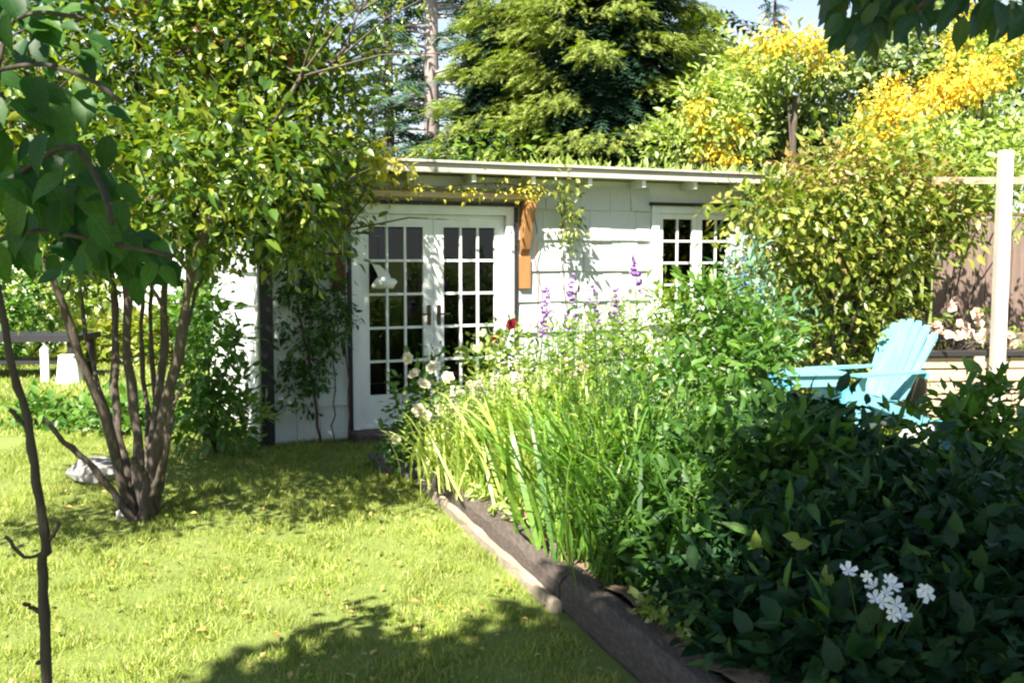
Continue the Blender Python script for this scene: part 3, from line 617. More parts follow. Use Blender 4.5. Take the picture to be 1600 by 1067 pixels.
# hanging branch in view
hb = [at(1480,-260,3.12)-ov, at(1470,-120,3.12)-ov, at(1450,-30,3.12)-ov, at(1430,20,3.12)-ov]
MB().tube(curve([Vector((-.6,.3,4.2)), Vector((-.9,2.4,4.4)), hb[0], hb[2], hb[3]], 14, .008), [.035,.03,.028,.024,.02,.018,.016,.014,.012,.010,.008,.006,.004], 7).build('branch', M['bark_dark'], over, smooth=True)
P = []; D = []; U = []; S = []
for _ in range(260):
    px = random.choice((random.uniform(1310, 1400), random.uniform(1400, 1620))); py = random.uniform(-90, 75 if px < 1400 else 55); Y = random.uniform(3.1, 3.8)
    P.append(at(px, py-30, Y)); D.append((random.uniform(-.7, .7), random.uniform(-.4, .4), -.7)); U.append((random.uniform(-.5,.5), -.8, .7)); S.append(random.uniform(.08, .13))
place(over, ov, T_LEAF, M['lf_over'], P, D, U, S, rest='foliage', indiv=260, minpx=1)

# ---------------------------------------------------------------- planted bed
def base_at(px, Y, z=.15): v = at(px, 500, Y); return (v.x, v.y, z)
def straps(t, base, n, L, mat, tpl=T_BLADE, spread=.12, lean=.35, indiv=60, rest='foliage'):
    b = np.array(base); P = b+np.stack([rng.normal(size=n)*spread, rng.normal(size=n)*spread, np.zeros(n)], 1)
    D = nrm(np.stack([rng.normal(size=n)*lean, rng.normal(size=n)*lean, np.ones(n)], 1)); U = nrm(rdir(n)+np.stack([-D[:, 0], -D[:, 1], np.zeros(n)], 1)*2)
    place(t, base, tpl, mat, P, D, U, L*(.6+.5*rng.random(n)), rest=rest, indiv=indiv)
def blooms(t, base, pts, size, mat, tpl=T_BLOOM, name='bloom', face=(-.2, -.8, .6)):
    P = np.array(pts); n = len(P); Z = nrm(np.array(face)+rng.normal(size=(n, 3))*.35); X = nrm(np.cross(Z, rdir(n))); Y_ = np.cross(Z, X)
    me = tmesh(tpl, mat)
    for i in range(n):
        o = bpy.data.objects.new(name, me); C.objects.link(o); o.parent = t
        m4 = Matrix(np.stack([X[i], Y_[i], Z[i]], 1).tolist()).to_4x4() @ Matrix.Scale(size*random.uniform(.75, 1.2), 4); m4.translation = Vector((P[i]-np.array(base)).tolist()); o.matrix_basis = m4
def spike(px, ytop, Y, length, mat, label, name='foxglove', rad=.03, leafmat_='lf_mid', group=None, bell=.03, cat='flower', basez=.15):
    tip = at(px, ytop, Y); base = (tip.x+random.uniform(-.04, .04), tip.y, basez); t = thing(name, label, cat, base, 0, group)
    d = tip-Vector(base); MB().tube([(0, 0, 0), d*.5+Vector((.015, 0, 0)), d], [.007, .005, .002], 5).build('stem', M['stem'], t, smooth=True)
    n = int(length/.010); tt = rng.random(n); a = rng.random(n)*6.28
    P = np.array(tip)-np.array(d.normalized())*(tt*length)[:, None]; out = np.stack([np.cos(a), np.sin(a), -.35+0*a], 1); rr = rad*(.35+.65*tt)
    P = P+out*rr[:, None]*.4
    place(t, base, T_BELL, M[mat], P, out, np.tile([0, 0, 1.], (n, 1)), bell*(.6+.6*tt), rest='flower_head')
    m_ = 26; hgt = rng.random(m_)**1.5*(d.length-length)*.9; P = np.array(base)+np.array(d.normalized())*hgt[:, None]; a = rng.random(m_)*6.28
    D = np.stack([np.cos(a), np.sin(a), .5+0*a], 1); place(t, base, T_NARROW, M[leafmat_], P, D, np.tile([0, 0, 1.], (m_, 1)), .20*(1-.6*hgt/max(d.length, .1)), rest='foliage', indiv=26)
    return t
T_BELL = ([(0,0,0),(-.3,.5,.2),(.3,.5,.2),(.3,.5,-.25),(-.3,.5,-.25),(-.42,1,.3),(.42,1,.3),(.42,1,-.4),(-.42,1,-.4)],
          [(0,1,2),(0,2,3),(0,3,4),(0,4,1),(1,5,6),(1,6,2),(2,6,7),(2,7,3),(3,7,8),(3,8,4),(4,8,5),(4,5,1)])
# rose bushes at the head of the bed
def rosebush(px, Y, blobs, n, pts, size, mat, label, lm='lf_mid', indiv=80):
    base = base_at(px, Y, .12); t, P, D = bush('rose_bush', label, 'shrub', base, blobs, n, 6, .05, M[lm], T_LEAF, .14, .2, indiv, .1, 8, .009)
    blooms(t, base, [at(*q) for q in pts], size, M[mat]); return t
rosebush(655, 7.2, [B(655,640,7.2,.20,.2,.32), B(690,620,7.3,.2,.2,.3), B(630,690,7.2,.18,.2,.15)], 190, [(648,585,7.0),(662,600,7.0),(655,640,6.95),(668,650,6.95),(682,668,6.95),(672,690,6.95),(618,686,7.0),(700,590,7.0),(690,640,7.0),(638,560,7.05),(675,575,7.0),(720,615,7.0)], .095, 'p_cream', 'rose bush with cream blooms at the head of the bed beside the doors')
rosebush(770, 7.5, [B(770,600,7.5,.26,.22,.35), B(800,560,7.6,.16,.2,.2)], 170, [(755,520,7.4),(765,560,7.3),(745,545,7.35),(735,600,7.2),(800,590,7.3),(785,620,7.3),(830,600,7.35)], .085, 'p_cream', 'tall rose bush with pale blooms before the right-hand glazed door', 'lf_pale')
t = rosebush(795, 7.6, [B(795,560,7.6,.12,.12,.2)], 40, [(800,507,7.5),(776,530,7.5)], .12, 'p_crimson', 'slender rose with two dark crimson blooms in front of the door jamb', 'lf_mid', 40)
t = rosebush(895, 7.4, [B(895,600,7.4,.2,.2,.22)], 110, [(885,566,7.2),(905,572,7.2),(918,578,7.2),(870,580,7.2),(895,585,7.15)], .075, 'p_pink', 'low rose bush with pale pink blooms in front of the white wall', 'lf_lime')
for k, (px, yt, Y, L, mt, lb) in enumerate((
    (748, 585, 6.7, .38, 'p_cream', 'cream foxglove spike leaning in front of the right-hand glazed door'),
    (712, 600, 6.9, .34, 'p_cream', 'short cream foxglove between the two cream rose bushes'),
    (775, 560, 6.8, .40, 'p_cream', 'tallest cream foxglove beside the crimson rose'),
    (812, 555, 6.9, .36, 'p_cream', 'cream foxglove right of the door jamb'),
    (852, 445, 8.0, .38, 'p_purple', 'lilac foxglove nearest the door against the white wall'),
    (893, 425, 8.0, .42, 'p_purple', 'deep purple foxglove standing against the white wall under the hanging vine'),
    (926, 440, 8.0, .40, 'p_purple', 'purple foxglove right of the hanging vine'),
    (993, 395, 8.1, .30, 'p_purple', 'tallest mauve foxglove left of the small window'),
    (962, 445, 7.9, .28, 'p_purple', 'short mauve foxglove over the lime green bush'))):
    spike(px, yt, Y, L, mt, lb, group='foxgloves in the bed', bell=.045)
# strap-leaved clumps
for k, (px, Y, n, L, mt, lb) in enumerate((
    (705, 6.6, 70, .55, 'lf_pale', 'pale strap-leaved clump just behind the start of the grey timber'),
    (745, 6.3, 90, .62, 'lf_pale', 'pale green iris clump beside the sunny timber'),
    (808, 6.2, 100, .78, 'lf_mid', 'darker green iris clump with broad leaves in the middle of the sunny bed'),
    (858, 5.9, 110, .85, 'lf_pale', 'tall pale iris clump over the tan soil'),
    (900, 5.7, 110, .90, 'lf_lime', 'lime green daylily clump right of the pale irises'),
    (935, 5.1, 120, .80, 'lf_mid', 'daylily clump spilling to the middle of the timber edge'),
    (945, 5.2, 130, .95, 'lf_mid', 'tall mid green daylily clump where sun meets shade'),
    (968, 4.75, 110, .70, 'lf_mid', 'low daylily clump at the joint of the two timbers'),
    (985, 4.9, 120, .85, 'lf_mid', 'mid green daylily clump at the sunny edge of the shaded shrubs'),
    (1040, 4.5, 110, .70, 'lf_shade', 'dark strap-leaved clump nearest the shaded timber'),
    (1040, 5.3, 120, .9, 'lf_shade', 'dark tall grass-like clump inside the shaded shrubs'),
    (820, 6.9, 90, .75, 'lf_pale', 'pale clump in front of the pink roses'),
    (870, 6.8, 90, .8, 'lf_pale', 'pale yellow-green clump behind the lime daylilies'))):
    b = base_at(px, Y); t = thing('daylily_clump' if k > 3 else 'iris_clump', lb, 'plant', b, 0, 'strap-leaved clumps in the bed')
    straps(t, b, int(n*1.7), L, M[mt], T_BLADE if k % 3 else T_WIDEBLADE, .13, .22, 90)
    if k in (0, 1, 3, 5, 10, 11):
        m_ = 40; a = rng.random(m_)*6.28; P = np.array(b)+np.stack([np.cos(a)*.16*rng.random(m_), np.sin(a)*.16*rng.random(m_), L*(.3+.6*rng.random(m_))], 1)
        place(t, b, T_SMALL, M['lf_pale'], P, rdir(m_), np.tile([0, 0, 1.], (m_, 1)), .07, rest='seed_heads')
# upright leafy stems in the sunny bed
for k, (px, Y, n, H, mt, lb) in enumerate((
    (690,6.75,9,.70,'lf_pale','pale leafy-stemmed perennial right behind the cream roses'),(725,6.5,10,.62,'lf_pale','pale upright perennial over the first iris clump'),
    (765,6.35,10,.80,'lf_lime','bright leafy-stemmed perennial under the tallest cream foxglove'),(800,6.1,10,.90,'lf_pale','tall pale perennial in the middle of the sunny bed'),
    (845,6.2,11,1.0,'lf_pale','tall silvery green perennial below the pink roses'),(885,6.0,11,1.0,'lf_lime','tall lime perennial right of the silvery green one'),
    (925,5.7,11,1.05,'lf_mid','tall mid green perennial in front of the leafy shrub'),(890,5.35,9,.65,'lf_pale','short pale perennial behind the timber edge'),
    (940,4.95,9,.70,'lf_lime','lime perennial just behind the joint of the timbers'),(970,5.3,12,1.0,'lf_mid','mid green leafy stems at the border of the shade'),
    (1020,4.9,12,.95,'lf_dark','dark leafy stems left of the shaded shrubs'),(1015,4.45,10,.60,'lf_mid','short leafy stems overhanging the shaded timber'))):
    b = base_at(px, Y); t = thing('tall_perennial', lb, 'plant', b, 0, 'upright perennials in the bed'); P=[];D=[];U=[];S=[]; mb = MB()
    for q in range(n):
        o0 = Vector((random.gauss(0,.12), random.gauss(0,.12), 0)); tp = o0+Vector((random.gauss(0,.07), random.gauss(0,.07), H*random.uniform(.75,1.1))); mb.tube([o0, tp], [.004,.0015], 4, False)
        for z_ in range(26):
            f_ = (z_+random.random())/26; a = z_*2.4+q; P.append(Vector(b)+o0.lerp(tp, .1+.9*f_)); D.append((math.cos(a), math.sin(a), .55)); U.append((0,0,1)); S.append(.115*(1-.55*f_))
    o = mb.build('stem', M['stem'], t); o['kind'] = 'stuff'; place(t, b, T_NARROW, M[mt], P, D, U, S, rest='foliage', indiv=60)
# leafy bushes in the bed
bush('lime_shrub', 'bright lime green feathery shrub in front of the small window', 'shrub', base_at(1000,7.4), [B(960,560,7.3,.36,.3,.28), B(1040,530,7.4,.42,.35,.38), B(1100,490,7.5,.25,.25,.25), B(1000,620,7.1,.4,.3,.3)], 620, 7, .06, M['lf_lime'], T_NARROW, .2, .25, 200, .0)
bush('green_shrub', 'mid green shrub rising left of the lime shrub by the wall', 'shrub', base_at(880,7.7), [B(880,560,7.7,.22,.2,.2), B(930,520,7.8,.25,.2,.2)], 200, 6, .05, M['lf_mid'], T_NARROW, .16, .25, 60, .0)
bush('leafy_shrub', 'yellow-green leafy shrub in the middle of the bed behind the daylilies', 'shrub', base_at(1000,6.3), [B(960,680,6.2,.3,.3,.25), B(1050,640,6.3,.35,.3,.3), B(1010,740,5.8,.3,.3,.25)], 420, 6, .065, M['lf_mid'], T_LEAF, .18, .3, 150, .0)
bush('leafy_shrub', 'tall shrub with mid green leaves standing left of the blue table', 'shrub', base_at(1150,6.9), [B(1130,600,6.8,.32,.3,.32), B(1180,560,6.9,.22,.25,.35), B(1110,500,7.1,.2,.2,.25)], 420, 6, .065, M['lf_mid'], T_LEAF, .18, .3, 120, .0)
bush('blue_green_perennial', 'airy blue-green perennial rising in front of the right window sash', 'plant', base_at(1180,7.4), [B(1170,470,7.3,.16,.15,.30), B(1205,520,7.3,.18,.15,.25), B(1150,430,7.4,.1,.1,.2)], 150, 6, .06, M['lf_blue'], T_NARROW, .2, .1, 60, -.2)
for px, yt, lb in ((1140,372,'pale blue delphinium spike in front of the window'), (1163,400,'delphinium spike just right of the window'), (1190,430,'short blue delphinium spike over the blue-green leaves')):
    spike(px, yt, 7.4, .30, 'p_blue' if px > 1150 else 'p_white', lb, 'delphinium', .025, 'lf_blue', 'delphiniums by the window', .03)
D1 = [('low dark mass of leaves spreading along the very bottom edge', 1330, 3.45, [B(1290,1060,3.5,.30,.25,.16), B(1400,1060,3.45,.35,.25,.18), B(1540,1060,3.45,.35,.25,.2)]),
      ('shaded dark broad-leaved shrub filling the middle of the right foreground', 1180, 4.7, [B(1150,790,4.7,.45,.4,.35), B(1100,860,4.5,.35,.35,.3), B(1230,760,4.9,.4,.4,.28)]),
      ('tallest dark shrub in front of the aqua chair', 1330, 5.2, [B(1300,780,5.2,.45,.4,.34), B(1400,800,5.1,.35,.4,.27), B(1250,720,5.4,.3,.3,.25)]),
      ('dark shrub at the right edge below the white rock', 1520, 5.0, [B(1500,830,5.0,.45,.4,.25), B(1580,850,4.8,.4,.4,.28), B(1440,850,4.8,.35,.3,.26), B(1640,840,5,.4,.4,.28)]),
      ('dark low shrub at the bottom right corner', 1480, 3.9, [B(1480,960,3.9,.5,.4,.3), B(1600,940,3.8,.45,.4,.35), B(1350,1000,3.8,.4,.35,.2), B(1500,860,4.2,.5,.3,.25)]),
      ('dark leafy shrub at the bottom edge beside the shaded timber', 1200, 3.9, [B(1200,960,4.0,.35,.35,.3), B(1170,980,4.0,.22,.3,.18), B(1280,920,4.1,.35,.35,.3)])]
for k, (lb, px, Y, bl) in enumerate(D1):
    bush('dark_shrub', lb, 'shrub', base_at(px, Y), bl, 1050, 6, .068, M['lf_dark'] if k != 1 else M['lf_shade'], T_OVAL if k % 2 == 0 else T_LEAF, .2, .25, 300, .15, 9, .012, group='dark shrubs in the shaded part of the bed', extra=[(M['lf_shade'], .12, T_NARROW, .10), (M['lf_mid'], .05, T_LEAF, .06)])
bush('fern', 'arching fern-like plant at the right edge of the shaded shrubs', 'plant', base_at(1500,4.4), [B(1490,860,4.3,.4,.3,.2)], 60, 4, .26, M['lf_dark'], T_FROND, .2, .2, 120, .3, 0)
bush('leafy_plant', 'leafy plant catching the sun by the right edge below the lawn', 'plant', base_at(1530,5.9), [B(1500,690,5.8,.25,.25,.2), B(1560,680,5.9,.22,.25,.25), B(1540,660,6.1,.15,.2,.15)], 170, 6, .085, M['lf_mid'], T_LEAF, .18, .2, 120, .1)
bush('ground_cover', 'pale leafy tuft growing over the shaded timber', 'plant', base_at(1035, 3.95), [B(1040,970,3.95,.12,.12,.06), B(1070,1000,3.9,.1,.1,.06)], 46, 6, .045, M['lf_pale'], T_LEAF, .07, .2, 80, 0, 0)
bush('ground_cover', 'low green tuft at the bottom edge right of the timber', 'plant', base_at(1140, 3.75), [B(1150,1030,3.75,.16,.12,.07)], 46, 6, .05, M['lf_mid'], T_LEAF, .08, .2, 80, 0, 0)
bush('ground_cover', 'yellow-green creeping tuft over the tan soil beside the sunny timber', 'plant', base_at(810, 5.7), [B(800,800,5.8,.14,.12,.07), B(835,840,5.5,.12,.1,.06), B(770,770,6.1,.12,.1,.07)], 60, 6, .045, M['lf_pale'], T_LEAF, .08, .2, 80, 0, 0)
# white flowers and a pale leaf in the shade
b = base_at(1390, 3.3, .14); t = thing('white_flower_plant', 'plant with a loose cluster of bluish-white flowers low in the shaded shrubs', 'plant', b)
pts = [(1355,900,3.12),(1365,915,3.12),(1385,925,3.12),(1395,915,3.12),(1378,940,3.12),(1400,945,3.12),(1368,935,3.12),(1445,920,3.12),(1450,928,3.12),(1395,960,3.12),(1325,892,3.12),(1410,962,3.12),(1388,906,3.12)]
blooms(t, b, [at(*q) for q in pts], .05, M['p_white'], T_FLOWER, face=(-.1,-.9,.5))
mb = MB(); [mb.tube([(0,0,0), (at(*q)-Vector(b))*.6+Vector((0,.03,0)), at(*q)-Vector(b)], [.003,.0025,.002], 4) for q in pts]; mb.build('stem', M['stem'], t)
place(t, b, T_LEAF, M['lf_dark'], [at(1380+random.uniform(-60,60), 960+random.uniform(-30,60), 3.45) for _ in range(60)], rdir(60), np.tile([0,-.5,1.],(60,1)), .07, rest='foliage', indiv=60)
b = base_at(1290, 3.8, .14); t = thing('pale_leaved_plant', 'plant with one upright yellow-green leaf in the dark shrubs', 'plant', b)
lt = at(1290, 925, 3.55); MB().tube([(0,0,0), lt-Vector(b)], [.004,.003], 5).build('stem', M['stem'], t)
place(t, b, T_OVAL, M['lf_lime'], [lt, at(1235,850,3.7), at(1250,840,3.7), at(1180,860,3.8)], [(0,-.1,1),(1,-.2,.1),(-.8,-.3,.2),(0,-.2,1)], [(0,-1,.2)]*4, [.10,.08,.07,.08], indiv=4, minpx=1)
t = spike(1375, 655, 4.6, .02, 'p_cream', 'short row of pale yellow-green bracts on top of the dark shrub', 'flower_stalk', basez=.15)

# ---------------------------------------------------------------- chair, table and timberwork on the right
def adirondack(loc, rz, label, mat):
    t = thing('adirondack_chair', label, 'chair', loc, rz)       # faces +y
    for i in range(7):
        u = (i-3); wb, wt = .072, .098; zt = 1.03-.012*u*u; lean = .36
        xb, xt = u*.078, u*.106
        def pt(x, s): return (x, -.22-lean*s*.95, .30+(zt-.30)*s)
        v = []
        for s, ww, xc in ((0, wb, xb), (.93, wt, xt), (1.0, wt*.55, xt)):
            for dx in (-ww/2, ww/2):
                a = pt(xc+dx, s); v += [a, (a[0], a[1]-.02, a[2]-.008)]
        mb = MB(); mb.add(v, [(0,2,6,4),(4,6,10,8),(1,5,7,3),(5,9,11,7),(0,4,5,1),(4,8,9,5),(2,3,7,6),(6,7,11,10),(8,10,11,9),(0,1,3,2)]); mb.build('back_slat', mat, t)
    for i in range(6):
        y = -.16+i*.088; z = .285+(y+.16)*.22; MB().box(-.27, .27, y, y+.076, z, z+.02).build('seat_slat', mat, t)
    for s in (-1, 1):
        MB().box(s*.31-.012-.0, s*.31+.012, .30, .40, 0, .55).build('leg', mat, t)
        MB().prism([(-.72, 0), (-.64, 0), (.36, .33), (.36, .40), (.28, .40), (-.72, .07)], 'x', s*.284-.011, s*.284+.011).build('side_rail', mat, t)
        MB().prism([(s*.25, .43), (s*.41, .43), (s*.40, .05), (s*.36, -.44), (s*.28, -.44), (s*.27, .0)], 'z', .552, .575).build('arm', mat, t)
    MB().box(-.36, .36, -.475, -.44, .50, .55).build('back_rail', mat, t)
    MB().box(-.30, .30, .40, .42, .27, .40).build('front_rail', mat, t)
    return t
cl = at(1345, 560, 9.3); adirondack((cl.x, 9.15, 0.03), R(114), 'aqua blue slatted adirondack garden chair facing left beside the raised planter', M['aqua']).scale = (.9, .9, .97)
tl = at(1262, 560, 9.0)
tt_ = thing('side_table', 'low bright blue slatted garden table left of the aqua chair', 'table', (tl.x, 9.0, .05), R(8))
for i in range(5): MB().box(-.28, .28, -.22+i*.09, -.22+i*.09+.078, .52, .542).build('table_slat', M['aqua'], tt_)
for sx in (-1, 1):
    for sy in (-1, 1): MB().box(sx*.27-.03, sx*.27+.03, sy*.17-.02, sy*.17+.02, 0, .519).build('leg', M['blue'], tt_)
    MB().box(sx*.27-.011, sx*.27+.011, -.149, .149, .40, .518).build('apron', M['blue'], tt_)
MB().box(-.239, .239, -.19, -.17, .42, .518).build('apron', M['aqua'], tt_); MB().box(-.239, .239, -.18, .16, .22, .24).build('shelf', M['aqua'], tt_)
# raised planter of stacked timbers
pl = at(1440, 600, 9.9); PL = thing('raised_planter', 'raised planter of stacked tan timbers with a dark cap behind the aqua chair', 'planter', (pl.x, 9.9, 0), R(4))
for j in range(5):
    x = 0
    while x < 3.4:
        L = random.uniform(.5, 1.1); L = min(L, 3.4-x)
        if L > .1: MB().box(x+.004, x+L-.004, random.uniform(-.01, .01), .10, .005+j*.125, .118+j*.125).build('timber', M['planter'], PL, bevel=.01)
        x += L
MB().box(-.06, 3.45, -.05, .17, .632, .675).build('cap_board', M['trim_dark'], PL)
MB().box(.02, .12, .12, 1.0, .0, .62).build('end_timber', M['planter'], PL)
MB().box(.50, .60, -.05, -.012, .0, .63).build('post', M['planter'], PL)
MB().box(.13, 3.4, .12, 1.6, .0, .60).build('soil', M['soil'], PL)
st = at(1428, 600, 9.75); sm = MB().lathe([(.11,0),(.10,.2),(.105,.48),(.09,.50),(.03,.505)], 12); o = sm.build('tree_stump', M['bark'], None, (st.x, 9.7, 0), smooth=False); tag(o, 'upright dark brown stump between the aqua chair and planter', 'stump')
v = at(1460, 655, 8.4); rock(v.x, 8.4, .10, .22, 'rock_white', 'large rounded white rock on the grass below the planter', (1.25, .8, .5), 31)
v = at(1482, 686, 6.9); tag(MB().lathe([(.05,0),(.085,.02),(.10,.20),(.095,.20),(.08,.03)], 16).build('bucket', M['blue'], None, (v.x, 6.9, .28)), 'small blue pot half hidden among leaves at the right', 'pot')
tag(MB().box(-.1,.1,-.1,.1,0,.125).build('pot_stand', M['timber'], None, (v.x, 6.9, .15)), 'weathered block under the small blue pot', 'block')
# pale blooms over the planter
bl = (pl.x+.5, 10.4, .6); t, P_, D_ = bush('rose_bush', 'rambling rose with whitish pink blooms over the raised planter', 'shrub', bl, [B(1480,520,10.3,.25,.2,.16), B(1540,520,10.3,.25,.2,.14), B(1590,530,10.3,.2,.2,.12)], 60, 5, .05, M['lf_pale'], T_LEAF, .14, .2, 40)
blooms(t, bl, [at(1440+random.uniform(0, 70), random.uniform(500, 538), 10.15) for _ in range(14)]+[at(random.uniform(1510, 1600), random.uniform(515, 540), 10.15) for _ in range(8)]+[at(1485,480,10.3),at(1492,470,10.3),at(1525,490,10.3),at(1530,505,10.3)], .12, M['p_pink'])
# white post with rails
pp = at(1565, 400, 9.6); ptop = at(1565, 236, 9.6).z
pg = thing('pergola_post', 'tall white square post with thin cross rails standing before the brown fence', 'post', (pp.x, 9.6, 0))
MB().box(-.055, .055, -.055, .055, 0, ptop).build('post', M['cream'], pg, bevel=.006)
MB().box(-.65, 1.6, .057, .095, ptop-.30, ptop-.235).build('rail', M['timber_pale'], pg)
vb = (pp.x-.5, 10.2, ptop-.5)
t, P_, D_ = bush('climbing_plant', 'leafy climber covering the thin rails beside the white post', 'plant', (pp.x-.3, 10.3, 0), [B(1500,280,10.2,.35,.25,.25), B(1590,260,10.3,.3,.25,.3), B(1470,220,10.4,.35,.25,.25), B(1600,330,10.2,.15,.2,.12)], 260, 6, .075, M['lf_pale'], T_LEAF, .2, .2, 80, .2, 5, .012)
# brown fence
fx = at(1460, 400, 11.6); FN = thing('board_fence', 'reddish brown vertical board fence behind the white post', 'fence', (fx.x, 11.6, 0), R(3))
fh = at(1500, 340, 11.6).z
for i in range(26):
    MB().box(i*.15+.004, i*.15+.146, random.uniform(-.004, .004), .022, .05, fh+random.uniform(-.01, .01)).build('board', M['fence'], FN)
MB().box(-.02, 3.95, -.02, .05, fh+.012, fh+.05).build('top_rail', M['brown'], FN); MB().box(-.02, 3.95, .024, .06, .4, .48).build('rail', M['brown'], FN); 
# ---------------------------------------------------------------- shrubs around the shed
ob_ = base_at(1300, 9.9, 0)
t, P_, D_ = bush('large_shrub', 'large olive green shrub with arching branches covering the right end of the shed', 'shrub', ob_,
     [B(1260,335,9.6,.45,.5,.22), B(1340,290,9.8,.55,.6,.32), B(1280,390,9.8,.42,.5,.28), B(1370,370,10,.4,.5,.30), B(1290,480,10,.38,.4,.28), B(1430,330,10.2,.35,.4,.35), B(1185,325,9.4,.25,.3,.09), B(1370,460,10.1,.28,.4,.22),
      B(1250,540,9.9,.3,.3,.2), B(1470,300,10.3,.3,.3,.25), B(1210,420,9.8,.22,.3,.28), B(1340,540,10.2,.35,.3,.2)],
     1900, 7, .078, M['lf_olive'], T_LEAF, .40, .2, 300, .30, 16, .03, extra=[(M['lf_rust'], .10, T_SMALL, .06)])
P, D = blob_points([B(1300,270,9.8,.5,.5,.16), B(1400,290,10,.5,.5,.22)], 300, .1); pos, dr, up, s = sprigs(P, D, 6, .2, .06, 0); place(t, ob_, T_SMALL, M['lf_rust'], pos, dr, up, s, rest='rusty_foliage')
# interior dark stems
mb = MB()
for px, yt in ((1400,420),(1430,380),(1450,360),(1380,400)):
    mb.tube(curve([Vector(at(1415, 640, 10.3))*1.0-Vector(ob_)+Vector((0,0,-.1)), at((px+1415)/2+10, 520, 10.2)-Vector(ob_), at(px, yt, 10.1)-Vector(ob_)], 10, .01), .035, 7)
mb.build('trunk', M['bark_dark'], t, smooth=True)
# vines
def vine(label, s_pts, leaves, mat, size, n, brad=.08, r_=.007, indiv=60, bark='brown', kind='climbing_vine'):
    base = sh(*s_pts[0]); t = thing(kind, label, 'vine', base)
    cvp = curve([sh(*q)-base for q in s_pts], 26, .012); MB().tube(cvp, [r_*(1-.6*i/len(cvp)) for i in range(len(cvp))], 5).build('stem', M[bark], t, smooth=True)
    bb = [(*sh(a, b, c), ra, rb_, rc) for (a, b, c, ra, rb_, rc) in leaves]
    P, D = blob_points(bb, n, .1); pos, dr, up, s = sprigs(P, D, 5, .12, size, .4)
    place(t, base, T_LEAF, M[mat], pos, dr, up, s, rest='foliage', indiv=indiv); return t
vine('golden-leaved vine tumbling off the roof edge left of the doors', [(-.3,-.12,.0),(-.32,-.1,1.2),(-.28,-.15,2.2),(0,-.2,2.38)], [(-.25,-.3,2.45,.28,.16,.14),(.0,-.36,2.35,.22,.14,.10),(-.32,-.28,2.2,.14,.12,.14)], 'lf_vineY', .07, 90)
vine('slender vine hanging down the white wall right of the doors', [(1.75,-.12,.0),(1.8,-.08,1.0),(1.75,-.1,1.8),(1.62,-.34,2.32)], [(1.66,-.30,2.26,.10,.08,.12),(1.78,-.22,2.05,.07,.07,.16),(1.84,-.16,1.85,.06,.06,.14)], 'lf_olive', .05, 60)
vine('straggly vine along the timber hood over the doors', [(1.5,-.12,0),(1.5,-.1,1.5),(1.35,-.14,2.2),(.5,-.15,2.2)], [(.6,-.13,2.2,.5,.05,.03),(1.2,-.14,2.21,.4,.06,.04),(.1,-.13,2.2,.3,.06,.05)], 'lf_vineY', .035, 150)
vine('brown-stemmed leafy vine climbing the shaded wall left of the doors', [(-.55,-.1,0),(-.62,-.06,.6),(-.7,-.05,1.2),(-.55,-.06,1.9),(-.4,-.1,2.4)], [(-.6,-.12,2.0,.30,.08,.25),(-.7,-.1,1.5,.26,.07,.35),(-.45,-.1,1.1,.2,.06,.3),(-.7,-.1,.8,.28,.06,.5)], 'lf_shade', .05, 650, r_=.014)  # real vine, its dark leaf mass thickened to deepen the shade on this wall
vine('small-leaved vine hanging beside the brown bracket', [(-.45,-.12,0),(-.4,-.08,1.4),(-.5,-.14,2.3)], [(-.6,-.25,2.35,.28,.12,.13),(-.75,-.2,2.2,.2,.12,.12)], 'lf_mid', .06, 80)
# roof weeds
rw = sh(3.2, .1, HT+.05); t = thing('roof_weeds', 'fringe of moss and seedlings growing along the shed roof edge', 'plant', rw)
n = 900; ss = rng.uniform(1.4, 4.9, n); dd = rng.uniform(-.2, .5, n); P = np.array([sh(a, b_, HT+.05-.075*(b_+.26)) for a, b_ in zip(ss, dd)])
P[:, 2] += rng.random(n)*.05; place(t, rw, T_NARROW, M['lf_pale'], P, nrm(rng.normal(size=(n, 3))*.6+np.array([0, 0, 1.])), rdir(n), .09*(.5+rng.random(n)), rest='foliage'); t.children[0]['kind'] = 'stuff'
# shrubs left of the shed
lb_ = base_at(335, 8.3, 0)
bush('leafy_shrub', 'light green shrub growing at the left corner of the shed', 'shrub', lb_, [B(335,560,8.2,.22,.25,.35), B(350,640,8.1,.22,.25,.25), B(310,630,8.3,.25,.25,.25), B(320,500,8.4,.15,.2,.25)], 330, 6, .07, M['lf_mid'], T_LEAF, .16, .2, 180, .15)
bush('grass_tuft', 'yellowish tuft at the foot of the bright side wall', 'plant', base_at(385, 8.4, 0), [B(385,650,8.3,.14,.12,.14)], 60, 5, .07, M['lf_pale'], T_NARROW, .12, .1, 60, -.3, 0)
